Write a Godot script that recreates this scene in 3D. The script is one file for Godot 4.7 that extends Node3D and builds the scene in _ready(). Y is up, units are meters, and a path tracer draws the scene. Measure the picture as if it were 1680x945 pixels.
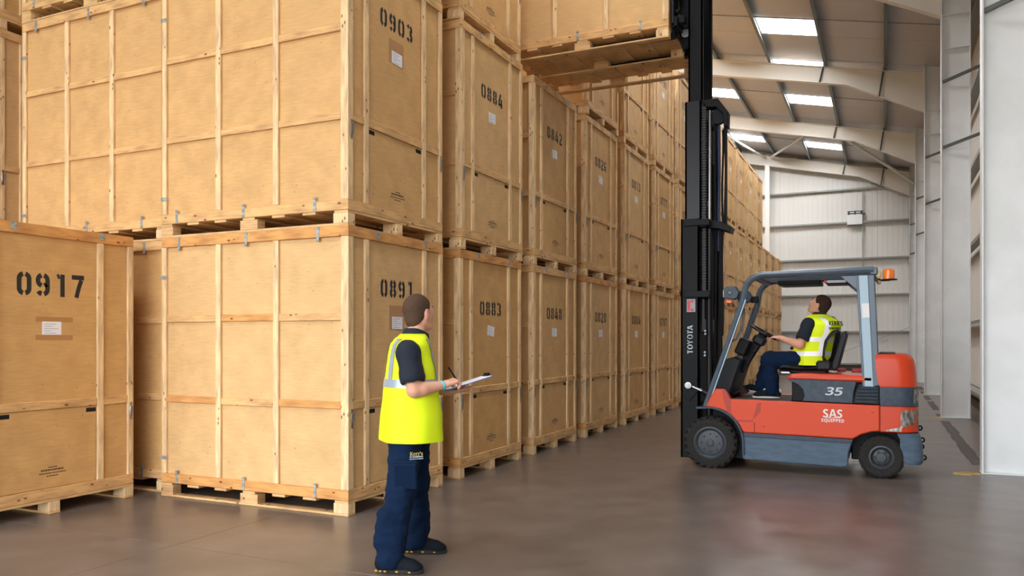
extends Node3D
# A storage warehouse: stacks of plywood crates along an aisle, a forklift lifting one, two men at work.
# x runs across the building (the aisle face of the crate row is near x = -4), -z runs down the aisle, y is up.

const YAW := 25.0
const FOCAL := 1309.0        # pixels, for a frame of 1680 x 945
const EYE := 1.455

var M := {}                  # materials
var box_cache := {}
var rng := RandomNumberGenerator.new()
var taken := {}

# ------------------------------------------------------------------ mesh helpers
class MB:                    # collects triangles (normal = (b-a)x(c-a) points out), commits one ArrayMesh
	var v := PackedVector3Array()
	func tri(a: Vector3, b: Vector3, c: Vector3) -> void:
		v.append(a); v.append(b); v.append(c)
	func quad(a: Vector3, b: Vector3, c: Vector3, d: Vector3) -> void:
		tri(a, b, c); tri(a, c, d)
	func box(c: Vector3, s: Vector3, ch := 0.0, basis := Basis()) -> void:
		var h := s * 0.5
		if ch <= 0.0:
			var p := []
			for i in 8:
				p.append(c + basis * Vector3(h.x if i & 1 else -h.x, h.y if i & 2 else -h.y, h.z if i & 4 else -h.z))
			quad(p[1], p[3], p[7], p[5]); quad(p[0], p[4], p[6], p[2])
			quad(p[2], p[6], p[7], p[3]); quad(p[0], p[1], p[5], p[4])
			quad(p[4], p[5], p[7], p[6]); quad(p[0], p[2], p[3], p[1])
			return
		ch = minf(ch, minf(h.x, minf(h.y, h.z)) * 0.9)
		# 24 points: for each corner, one pulled towards each face
		var q := {}
		for i in 8:
			var s3 := Vector3(1 if i & 1 else -1, 1 if i & 2 else -1, 1 if i & 4 else -1)
			for a in 3:
				var e := h - Vector3(ch, ch, ch)
				e[a] = h[a]
				q[i * 3 + a] = c + basis * (e * s3)
		for a in 3:
			var b := (a + 1) % 3
			var d := (a + 2) % 3
			for sg in [0, 1]:
				var f := []
				for k in [[0, 0], [1, 0], [1, 1], [0, 1]]:
					f.append(q[((sg << a) | (k[0] << b) | (k[1] << d)) * 3 + a])
				if sg: quad(f[0], f[1], f[2], f[3])
				else: quad(f[0], f[3], f[2], f[1])
			# edges along axis a, between faces b and d
			for sb in [0, 1]:
				for sd in [0, 1]:
					var lo: int = (sb << b) | (sd << d)
					var hi: int = lo | (1 << a)
					_edge(q[lo * 3 + b], q[hi * 3 + b], q[hi * 3 + d], q[lo * 3 + d], c)
		for i in 8:
			_edge3(q[i * 3], q[i * 3 + 1], q[i * 3 + 2], c)
	func _edge(a: Vector3, b: Vector3, c: Vector3, d: Vector3, mid: Vector3) -> void:
		if (b - a).cross(c - a).dot((a + c) * 0.5 - mid) < 0: quad(a, d, c, b)
		else: quad(a, b, c, d)
	func _edge3(a: Vector3, b: Vector3, c: Vector3, mid: Vector3) -> void:
		if (b - a).cross(c - a).dot(a - mid) < 0: tri(a, c, b)
		else: tri(a, b, c)
	func bar(a: Vector3, b: Vector3, w: float, t: float, ch := 0.0, up := Vector3.UP) -> void:   # a box from a to b
		var y := (b - a).normalized()
		var x := up.cross(y)
		if x.length() < 0.01: x = Vector3.RIGHT.cross(y)
		x = x.normalized()
		box((a + b) * 0.5, Vector3(w, (b - a).length(), t), ch, Basis(x, y, x.cross(y)))
	func tube(path: Array, r, seg := 10, closed := false, caps := true, flat := 1.0) -> void:
		var n := path.size()
		var rings := []
		var prev := Vector3.ZERO
		for i in n:
			var p: Vector3 = path[i]
			var t: Vector3
			if closed: t = path[(i + 1) % n] - path[(i + n - 1) % n]
			else: t = path[mini(i + 1, n - 1)] - path[maxi(i - 1, 0)]
			t = t.normalized()
			var x: Vector3 = prev - t * prev.dot(t) if i else (Vector3.UP if absf(t.y) < 0.9 else Vector3.RIGHT).cross(t)
			x = x.normalized()
			prev = x
			var y := t.cross(x)
			var ring := PackedVector3Array()
			var rr: float = r[i] if r is Array else r
			for k in seg:
				var a := TAU * k / seg
				ring.append(p + x * cos(a) * rr + y * sin(a) * rr * flat)
			rings.append(ring)
		if closed: rings.append(rings[0])
		loft(rings, caps and not closed, caps and not closed)
	func loft(rings: Array, cap0 := true, cap1 := true) -> void:     # rings run counter-clockwise seen from the end
		for i in rings.size() - 1:
			var a: PackedVector3Array = rings[i]
			var b: PackedVector3Array = rings[i + 1]
			var m := a.size()
			for k in m:
				quad(a[k], a[(k + 1) % m], b[(k + 1) % m], b[k])
		if cap0: _cap(rings[0], true)
		if cap1: _cap(rings[-1], false)
	func _cap(r: PackedVector3Array, flip: bool) -> void:
		var c := Vector3.ZERO
		for p in r: c += p
		c /= r.size()
		for k in r.size():
			if flip: tri(c, r[(k + 1) % r.size()], r[k])
			else: tri(c, r[k], r[(k + 1) % r.size()])
	func lathe(prof: Array, seg := 24, xf := Transform3D()) -> void:  # prof: Vector2(radius, height), from low to high, round y
		var rings := []
		for p in prof:
			var ring := PackedVector3Array()
			for k in seg:
				var a := -TAU * k / seg
				ring.append(xf * Vector3(cos(a) * p.x, p.y, sin(a) * p.x))
			rings.append(ring)
		loft(rings, prof[0].x > 0.0005, prof[-1].x > 0.0005)
	func extrude(pts: PackedVector2Array, z0: float, z1: float, bevel := 0.0, xf := Transform3D()) -> void:
		if Geometry2D.is_polygon_clockwise(pts):
			pts = pts.duplicate(); pts.reverse()
		# Geometry2D's sense is for y down, so make sure by area
		var area := 0.0
		for i in pts.size():
			area += pts[i].cross(pts[(i + 1) % pts.size()])
		if area < 0:
			pts = pts.duplicate(); pts.reverse()
		var n := pts.size()
		var ins := PackedVector2Array()
		for i in n:
			var e0 := (pts[i] - pts[(i + n - 1) % n]).normalized()
			var e1 := (pts[(i + 1) % n] - pts[i]).normalized()
			var m := Vector2(-e0.y, e0.x) + Vector2(-e1.y, e1.x)
			m = m.normalized()
			ins.append(pts[i] + m * bevel / maxf(0.4, m.dot(Vector2(-e0.y, e0.x))))
		var idx := Geometry2D.triangulate_polygon(ins)
		for i in range(0, idx.size(), 3):
			var a := ins[idx[i]]; var b := ins[idx[i + 1]]; var c := ins[idx[i + 2]]
			if (b - a).cross(c - a) < 0:
				var t := b; b = c; c = t
			tri(xf * Vector3(a.x, a.y, z1), xf * Vector3(b.x, b.y, z1), xf * Vector3(c.x, c.y, z1))
			tri(xf * Vector3(a.x, a.y, z0), xf * Vector3(c.x, c.y, z0), xf * Vector3(b.x, b.y, z0))
		for i in n:
			var j := (i + 1) % n
			var A := pts[i]; var B := pts[j]; var a := ins[i]; var b := ins[j]
			quad(xf * Vector3(A.x, A.y, z0 + bevel), xf * Vector3(B.x, B.y, z0 + bevel), xf * Vector3(B.x, B.y, z1 - bevel), xf * Vector3(A.x, A.y, z1 - bevel))
			if bevel > 0.0:
				quad(xf * Vector3(A.x, A.y, z1 - bevel), xf * Vector3(B.x, B.y, z1 - bevel), xf * Vector3(b.x, b.y, z1), xf * Vector3(a.x, a.y, z1))
				quad(xf * Vector3(a.x, a.y, z0), xf * Vector3(b.x, b.y, z0), xf * Vector3(B.x, B.y, z0 + bevel), xf * Vector3(A.x, A.y, z0 + bevel))
	func ball(c: Vector3, r: Vector3, seg := 14, basis := Basis()) -> void:
		var prof := []
		for i in range(0, 9):
			var a := -PI / 2 + PI * i / 8
			prof.append(Vector2(cos(a), sin(a)))
		lathe(prof, seg, Transform3D(basis * Basis.from_scale(r), c))
	func commit(crease := 0.0) -> ArrayMesh:
		var n := v.size()
		var nor := PackedVector3Array()
		nor.resize(n)
		var fn := PackedVector3Array()
		for i in range(0, n, 3):
			fn.append((v[i + 1] - v[i]).cross(v[i + 2] - v[i]))
		if crease <= 0.0:
			for i in n:
				nor[i] = fn[i / 3].normalized()
		else:
			var cs := cos(deg_to_rad(crease))
			var at := {}
			for i in n:
				var key := Vector3i((v[i] * 8000.0).round())
				if not at.has(key): at[key] = PackedInt32Array()
				at[key].append(i / 3)
			var un := PackedVector3Array()
			for f in fn: un.append(f.normalized())
			for i in n:
				var s := Vector3.ZERO
				var me := un[i / 3]
				for f in at[Vector3i((v[i] * 8000.0).round())]:
					if un[f].dot(me) > cs: s += fn[f]
				nor[i] = s.normalized() if s.length() > 1e-12 else me
		var vv := PackedVector3Array(); vv.resize(n)
		var nn := PackedVector3Array(); nn.resize(n)
		for i in range(0, n, 3):      # Godot's front faces run clockwise
			vv[i] = v[i]; vv[i + 1] = v[i + 2]; vv[i + 2] = v[i + 1]
			nn[i] = nor[i]; nn[i + 1] = nor[i + 2]; nn[i + 2] = nor[i + 1]
		var arr := []
		arr.resize(Mesh.ARRAY_MAX)
		arr[Mesh.ARRAY_VERTEX] = vv
		arr[Mesh.ARRAY_NORMAL] = nn
		var m := ArrayMesh.new()
		m.add_surface_from_arrays(Mesh.PRIMITIVE_TRIANGLES, arr)
		return m

class Shell:                  # an indexed mesh that several fields are added to
	var v := PackedVector3Array()
	var n := PackedVector3Array()
	var idx := PackedInt32Array()
	func commit() -> ArrayMesh:
		var arr := []
		arr.resize(Mesh.ARRAY_MAX)
		arr[Mesh.ARRAY_VERTEX] = v
		arr[Mesh.ARRAY_NORMAL] = n
		arr[Mesh.ARRAY_INDEX] = idx
		var m := ArrayMesh.new()
		m.add_surface_from_arrays(Mesh.PRIMITIVE_TRIANGLES, arr)
		return m

class Field:                 # distance field on a grid, meshed by surface nets
	var lo: Vector3
	var h: float
	var nx: int
	var ny: int
	var nz: int
	var f := PackedFloat32Array()
	func _init(a: Vector3, b: Vector3, cell: float) -> void:
		lo = a; h = cell
		nx = int((b.x - a.x) / cell) + 2; ny = int((b.y - a.y) / cell) + 2; nz = int((b.z - a.z) / cell) + 2
		f.resize(nx * ny * nz)
		f.fill(0.3)
	func _range(mn: Vector3, mx: Vector3) -> PackedInt32Array:
		return PackedInt32Array([maxi(0, int((mn.x - lo.x) / h)), mini(nx - 1, int((mx.x - lo.x) / h) + 1), maxi(0, int((mn.y - lo.y) / h)), mini(ny - 1, int((mx.y - lo.y) / h) + 1), maxi(0, int((mn.z - lo.z) / h)), mini(nz - 1, int((mx.z - lo.z) / h) + 1)])
	func cap(a: Vector3, b: Vector3, ra: float, rb: float, k := 0.03, sub := false) -> void:
		var g := maxf(ra, rb) + maxf(k, h * 2.5) + h
		var r := _range(a.min(b) - Vector3(g, g, g), a.max(b) + Vector3(g, g, g))
		var ba := b - a
		var bb := maxf(ba.length_squared(), 1e-9)
		for z in range(r[4], r[5] + 1):
			for y in range(r[2], r[3] + 1):
				var i := (z * ny + y) * nx + r[0]
				var p := lo + Vector3(r[0] * h, y * h, z * h) - a
				for x in range(r[0], r[1] + 1):
					var t := clampf(p.dot(ba) / bb, 0.0, 1.0)
					var d := (p - ba * t).length() - ra - (rb - ra) * t
					var o := f[i]
					if sub:
						f[i] = maxf(o, -d)
					else:
						var q := maxf(k - absf(o - d), 0.0)
						f[i] = minf(o, d) - q * q / (4.0 * k)
					i += 1
					p.x += h
	func ell(c: Vector3, rad: Vector3, k := 0.02, sub := false) -> void:
		var g := maxf(k, h * 2.5) + h
		var r := _range(c - rad - Vector3(g, g, g), c + rad + Vector3(g, g, g))
		var r2 := rad * rad
		for z in range(r[4], r[5] + 1):
			for y in range(r[2], r[3] + 1):
				var i := (z * ny + y) * nx + r[0]
				var p := lo + Vector3(r[0] * h, y * h, z * h) - c
				for x in range(r[0], r[1] + 1):
					var k0 := (p / rad).length()
					var d := k0 * (k0 - 1.0) / maxf((p / r2).length(), 1e-6) if k0 > 1e-4 else -minf(rad.x, minf(rad.y, rad.z))
					var o := f[i]
					if sub:
						f[i] = maxf(o, -d)
					else:
						var q := maxf(k - absf(o - d), 0.0)
						f[i] = minf(o, d) - q * q / (4.0 * k)
					i += 1
					p.x += h
	func keep(at: Vector3, nrm: Vector3) -> void:         # keeps what lies below the plane
		for z in nz:
			for y in ny:
				var i := (z * ny + y) * nx
				for x in nx:
					f[i] = maxf(f[i], (lo + Vector3(x * h, y * h, z * h) - at).dot(nrm))
					i += 1
	func hull(out, xf := Transform3D(), wrinkle := 0.0, freq := 14.0, sd := 3) -> void:
		var id := {}
		var nxy := nx * ny
		var noise := FastNoiseLite.new()
		noise.seed = sd; noise.frequency = 1.0; noise.fractal_octaves = 2
		var base: int = out.v.size()
		var cells := []
		var offs := PackedInt32Array([0, 1, nx, nx + 1, nxy, nxy + 1, nxy + nx, nxy + nx + 1])
		var vv := PackedVector3Array()
		var nn := PackedVector3Array()
		for z in nz - 1:
			for y in ny - 1:
				var i := z * nxy + y * nx
				for x in nx - 1:
					var s := 0
					for o in offs:
						if f[i + o] < 0.0: s += 1
					if s > 0 and s < 8:
						var sum := Vector3.ZERO
						var cnt := 0
						for e in 12:
							var ax := e >> 2
							var u := (e & 1)
							var w := (e >> 1) & 1
							var ca := (u << ((ax + 1) % 3)) | (w << ((ax + 2) % 3))
							var cb := ca | (1 << ax)
							var da := f[i + offs[ca]]
							var db := f[i + offs[cb]]
							if (da < 0.0) != (db < 0.0):
								var t := da / (da - db)
								var pa := Vector3(ca & 1, (ca >> 1) & 1, ca >> 2)
								pa[ax] += t
								sum += pa
								cnt += 1
						var g := Vector3(f[i + 1] + f[i + nx + 1] + f[i + nxy + 1] + f[i + nxy + nx + 1] - f[i] - f[i + nx] - f[i + nxy] - f[i + nxy + nx],
							f[i + nx] + f[i + nx + 1] + f[i + nxy + nx] + f[i + nxy + nx + 1] - f[i] - f[i + 1] - f[i + nxy] - f[i + nxy + 1],
							f[i + nxy] + f[i + nxy + 1] + f[i + nxy + nx] + f[i + nxy + nx + 1] - f[i] - f[i + 1] - f[i + nx] - f[i + nx + 1]).normalized()
						var p := lo + (Vector3(x, y, z) + sum / cnt) * h
						if wrinkle > 0.0:
							p += g * wrinkle * noise.get_noise_3d(p.x * freq, p.y * freq * 1.6, p.z * freq)
						id[i] = vv.size()
						vv.append(p); nn.append(g)
						cells.append(i)
					i += 1
		var tris := PackedInt32Array()
		var st := [1, nx, nxy]
		for i in cells:
			for ax in 3:
				var b: int = st[(ax + 1) % 3]
				var c: int = st[(ax + 2) % 3]
				if f[i] < 0.0 and f[i + st[ax]] >= 0.0 or f[i] >= 0.0 and f[i + st[ax]] < 0.0:
					if id.has(i - b) and id.has(i - c) and id.has(i - b - c):
						var q := [id[i], id[i - b], id[i - b - c], id[i - c]]
						if f[i] < 0.0: tris.append_array([q[0], q[2], q[1], q[0], q[3], q[2]])
						else: tris.append_array([q[0], q[1], q[2], q[0], q[2], q[3]])
		if wrinkle > 0.0:         # normals again, from the moved surface
			nn.fill(Vector3.ZERO)
			for t in range(0, tris.size(), 3):
				var fnm := (vv[tris[t + 2]] - vv[tris[t]]).cross(vv[tris[t + 1]] - vv[tris[t]])
				for k in 3: nn[tris[t + k]] += fnm
		for i in vv.size():
			out.v.append(xf * vv[i])
			out.n.append((xf.basis * nn[i]).normalized())
		for t in tris: out.idx.append(base + t)

# ------------------------------------------------------------------ node helpers
func numbered(called: String) -> String:
	if not taken.has(called):
		taken[called] = 0
		return called
	taken[called] += 1
	return "%s_%03d" % [called, taken[called]]

func tag(o: Node3D, label: String, category: String, group := "") -> Node3D:
	o.set_meta("label", label)
	o.set_meta("category", category)
	if group: o.set_meta("group", group)
	return o

func thing(called: String, label: String, category: String, at := Vector3.ZERO, turn := 0.0, group := "") -> Node3D:
	var o := Node3D.new()
	o.name = numbered(called)
	o.position = at
	o.rotation_degrees.y = turn
	add_child(o)
	return tag(o, label, category, group)

func part(called: String, mesh: Mesh, mat: Material, parent: Node3D, at := Vector3.ZERO, label := "") -> MeshInstance3D:
	var o := MeshInstance3D.new()
	o.name = called if parent != self else numbered(called)
	o.mesh = mesh
	o.material_override = mat
	o.position = at
	parent.add_child(o, true)
	if label: o.set_meta("label", label)
	return o

func struct(called: String, mesh: Mesh, mat: Material) -> MeshInstance3D:
	var o := part(called, mesh, mat, self)
	o.set_meta("kind", "structure")
	return o

func box_mesh(s: Vector3, ch := 0.003) -> ArrayMesh:
	var key := Vector3i((s * 2000.0).round())
	var k2 := [key, ch]
	if not box_cache.has(k2):
		var b := MB.new()
		b.box(Vector3.ZERO, s, ch)
		box_cache[k2] = b.commit()
	return box_cache[k2]

func bx(called: String, lo: Vector3, hi: Vector3, mat: Material, parent: Node3D, ch := 0.003, label := "") -> MeshInstance3D:
	return part(called, box_mesh(hi - lo, ch), mat, parent, (lo + hi) * 0.5, label)

func text_mesh(s: String, size: float, depth: float, bold := true, serif := false) -> TextMesh:
	var t := TextMesh.new()
	var fnt := SystemFont.new()
	fnt.font_names = PackedStringArray(["Droid Serif" if serif else "Droid Sans"])
	fnt.font_weight = 700 if bold else 400
	t.font = fnt
	t.text = s
	t.font_size = 64
	t.pixel_size = size / 46.0        # size is the height of a capital
	t.depth = depth
	t.curve_step = 2.0
	return t

func arc(cx: float, cy: float, rx: float, ry: float, a0: float, a1: float, n := 8) -> PackedVector2Array:
	var p := PackedVector2Array()
	for i in n + 1:
		var a := deg_to_rad(lerpf(a0, a1, float(i) / n))
		p.append(Vector2(cx + cos(a) * rx, cy + sin(a) * ry))
	return p

func digit_strokes(c: String) -> Array:        # stencil numerals in a cell 0.56 wide and 1 high
	var r := 0.195
	match c:
		"0":
			var l := arc(0.28, 0.705, r, 0.21, 104, 180); l.append_array(arc(0.28, 0.295, r, 0.21, 180, 256))
			var k := arc(0.28, 0.705, r, 0.21, 76, 0); k.append_array(arc(0.28, 0.295, r, 0.21, 0, -76))
			return [l, k]
		"8": return [arc(0.28, 0.735, 0.175, 0.18, 106, 254), arc(0.28, 0.735, 0.175, 0.18, 74, -74), arc(0.28, 0.28, r, 0.195, 110, 254), arc(0.28, 0.28, r, 0.195, 70, -74)]
		"9", "6":
			var t := arc(0.28, 0.68, r, 0.235, 74, 0); t.append_array(arc(0.28, 0.295, r, 0.21, 0, -74))
			var s := [arc(0.28, 0.68, r, 0.235, 106, 256), t, arc(0.28, 0.68, r, 0.235, -72, -40, 3), arc(0.28, 0.295, r, 0.21, 256, 205, 4)]
			if c == "6":
				for q in s.size():
					var w := PackedVector2Array()
					for p in s[q]: w.append(Vector2(0.56, 1.0) - p)
					s[q] = w
			return s
		"1": return [PackedVector2Array([Vector2(0.36, 1), Vector2(0.36, 0)]), PackedVector2Array([Vector2(0.14, 0.88), Vector2(0.24, 0.92)])]
		"7": return [PackedVector2Array([Vector2(0.02, 0.915), Vector2(0.56, 0.915)]), PackedVector2Array([Vector2(0.44, 0.8), Vector2(0.34, 0.5), Vector2(0.22, 0)])]
		"2":
			var u := arc(0.28, 0.71, r, 0.205, 60, -40); u.append_array(PackedVector2Array([Vector2(0.1, 0.19)]))
			return [arc(0.28, 0.71, r, 0.205, 165, 95, 5), u, PackedVector2Array([Vector2(0.03, 0.085), Vector2(0.55, 0.085)])]
		"3": return [arc(0.27, 0.735, 0.18, 0.18, 160, 100, 5), arc(0.27, 0.735, 0.18, 0.18, 72, -85), arc(0.27, 0.28, r, 0.195, 85, -72), arc(0.27, 0.28, r, 0.195, -100, -160, 5)]
		"4": return [PackedVector2Array([Vector2(0.32, 1.0), Vector2(0.07, 0.34)]), PackedVector2Array([Vector2(0.0, 0.24), Vector2(0.56, 0.24)]), PackedVector2Array([Vector2(0.42, 0.66), Vector2(0.42, 0.34)]), PackedVector2Array([Vector2(0.42, 0.14), Vector2(0.42, 0.0)])]
		"5": return [PackedVector2Array([Vector2(0.5, 0.915), Vector2(0.1, 0.915), Vector2(0.1, 0.6)]), arc(0.27, 0.32, r, 0.235, 120, -70), arc(0.27, 0.32, r, 0.235, -98, -155, 5)]
	return []

func number_mesh(s: String, height: float, pitch: float) -> ArrayMesh:      # painted flat, in the xy plane, facing +z
	var key := ["number", s, height, pitch]
	if box_cache.has(key): return box_cache[key]
	var b := MB.new()
	var w := 0.104 * height
	var x0 := -(pitch * (s.length() - 1) + 0.56 * height) * 0.5
	for i in s.length():
		for st in digit_strokes(s[i]):
			var n: int = st.size()
			var L := []
			for k in n:
				var t: Vector2 = (st[mini(k + 1, n - 1)] - st[maxi(k - 1, 0)]).normalized()
				var o := Vector2(-t.y, t.x) * w
				var c: Vector2 = Vector2(0.28 + (st[k].x - 0.28) * 1.12, st[k].y) * height + Vector2(x0 + i * pitch, -height * 0.5)
				L.append([c + o, c - o])
			for k in n - 1:
				b.quad(_v3(L[k][1]), _v3(L[k + 1][1]), _v3(L[k + 1][0]), _v3(L[k][0]))
	box_cache[key] = b.commit()
	return box_cache[key]

func _v3(p: Vector2) -> Vector3:
	return Vector3(p.x, p.y, 0.0)

# ------------------------------------------------------------------ materials
func srgb(r: int, g: int, b: int) -> Color:
	return Color8(r, g, b)

func plain(color: Color, rough := 0.6, metal := 0.0, spec := 0.5) -> StandardMaterial3D:
	var m := StandardMaterial3D.new()
	m.albedo_color = color
	m.roughness = rough
	m.metallic = metal
	m.metallic_specular = spec
	return m

func noise_tex(freq: float, a: Color, b: Color, sd: int, oct := 4, lo := 0.25, hi := 0.75, side := 512) -> NoiseTexture2D:
	var n := FastNoiseLite.new()
	n.seed = sd
	n.frequency = freq
	n.fractal_octaves = oct
	var t := NoiseTexture2D.new()
	t.width = side; t.height = side
	t.seamless = true
	t.noise = n
	var g := Gradient.new()
	g.offsets = PackedFloat32Array([lo, hi])
	g.colors = PackedColorArray([a, b])
	t.color_ramp = g
	return t

func tri_map(m: StandardMaterial3D, scale: Vector3, offset := Vector3.ZERO) -> void:
	m.uv1_triplanar = true
	m.uv1_world_triplanar = true
	m.uv1_scale = scale
	m.uv1_offset = offset
	m.uv1_triplanar_sharpness = 8.0

func pine_image(along_y: bool, sd: int) -> ImageTexture:       # sawn pine: grain lines and knots; 0.5 m across, 1.6 m along
	var w := 192
	var l := 512
	var n := FastNoiseLite.new()
	n.seed = sd
	n.frequency = 1.0
	n.fractal_octaves = 3
	var knots := []
	var rg := RandomNumberGenerator.new()
	rg.seed = sd
	for i in 22:
		knots.append(Vector3(rg.randf_range(6, w - 6), rg.randf_range(10, l - 10), rg.randf_range(1.3, 2.8)))
	var im := Image.create(w if along_y else l, l if along_y else w, false, Image.FORMAT_RGB8)
	var ring := PackedVector2Array()
	for y in l: ring.append(Vector2(cos(TAU * y / l), sin(TAU * y / l)))
	for y in l:
		var near := []
		for k in knots:
			if absf(k.y - y) < k.z * 5.0: near.append(k)
		for x in w:
			var g := n.get_noise_3d(ring[y].x * 1.1, ring[y].y * 1.1, x * 0.16)
			var g2 := n.get_noise_3d(ring[y].x * 0.7 + 9.0, ring[y].y * 0.7, x * 0.025)
			var s := 1.0 + 0.11 * g + 0.16 * g2
			var c := Color(0.93 * s, 0.93 * s * (1.0 + 0.03 * g2), 0.93 * s)
			for k in near:
				var d: float = Vector2((x - k.x) / k.z, (y - k.y) / (k.z * 1.7)).length()
				if d < 2.2:
					c = c.lerp(Color(0.42, 0.27, 0.16), clampf(1.25 - d * 0.8, 0.0, 0.85))
			if along_y: im.set_pixel(x, y, c)
			else: im.set_pixel(y, x, c)
	return ImageTexture.create_from_image(im)

func marks_image(sd: int) -> ImageTexture:        # knocks, patches and rubbed spots of used plywood, laid over the grain
	var side := 512
	var n := FastNoiseLite.new()
	n.seed = sd; n.frequency = 0.012; n.fractal_octaves = 4
	var im := Image.create(side, side, false, Image.FORMAT_RGB8)
	for y in side:
		for x in side:
			var u := sin(PI * x / side); var v := sin(PI * y / side)
			var s := 0.98 + 0.06 * n.get_noise_2d(x, y) * minf(1.0, u * v * 6.0)
			im.set_pixel(x, y, Color(s, s * 0.985, s * 0.955))
	var rg := RandomNumberGenerator.new()
	rg.seed = sd
	for i in 110:
		var c := Vector2(rg.randf_range(12, side - 12), rg.randf_range(12, side - 12))
		var dark := rg.randf() < 0.32
		var r := rg.randf_range(1.0, 1.8) if dark else rg.randf_range(1.6, 6.0)
		var st := 1.0 if dark else rg.randf_range(0.5, 1.6)
		for y in range(-9, 10):
			for x in range(-9, 10):
				var d := Vector2(x / r, y / (r * st)).length()
				if d < 1.0:
					var p := Vector2i(c) + Vector2i(x, y)
					if p.x >= 0 and p.y >= 0 and p.x < side and p.y < side:
						im.set_pixelv(p, im.get_pixelv(p).lerp(Color(0.45, 0.33, 0.22) if dark else Color(1.0, 1.0, 0.97), (1.0 - d) * (0.9 if dark else 0.6)))
	return ImageTexture.create_from_image(im)

func wood(color: Color, tex: Texture2D, scale: Vector3, offset := Vector3.ZERO) -> StandardMaterial3D:
	var m := plain(color, 0.62, 0.0, 0.3)
	m.albedo_texture = tex
	tri_map(m, scale, offset)
	return m

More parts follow.
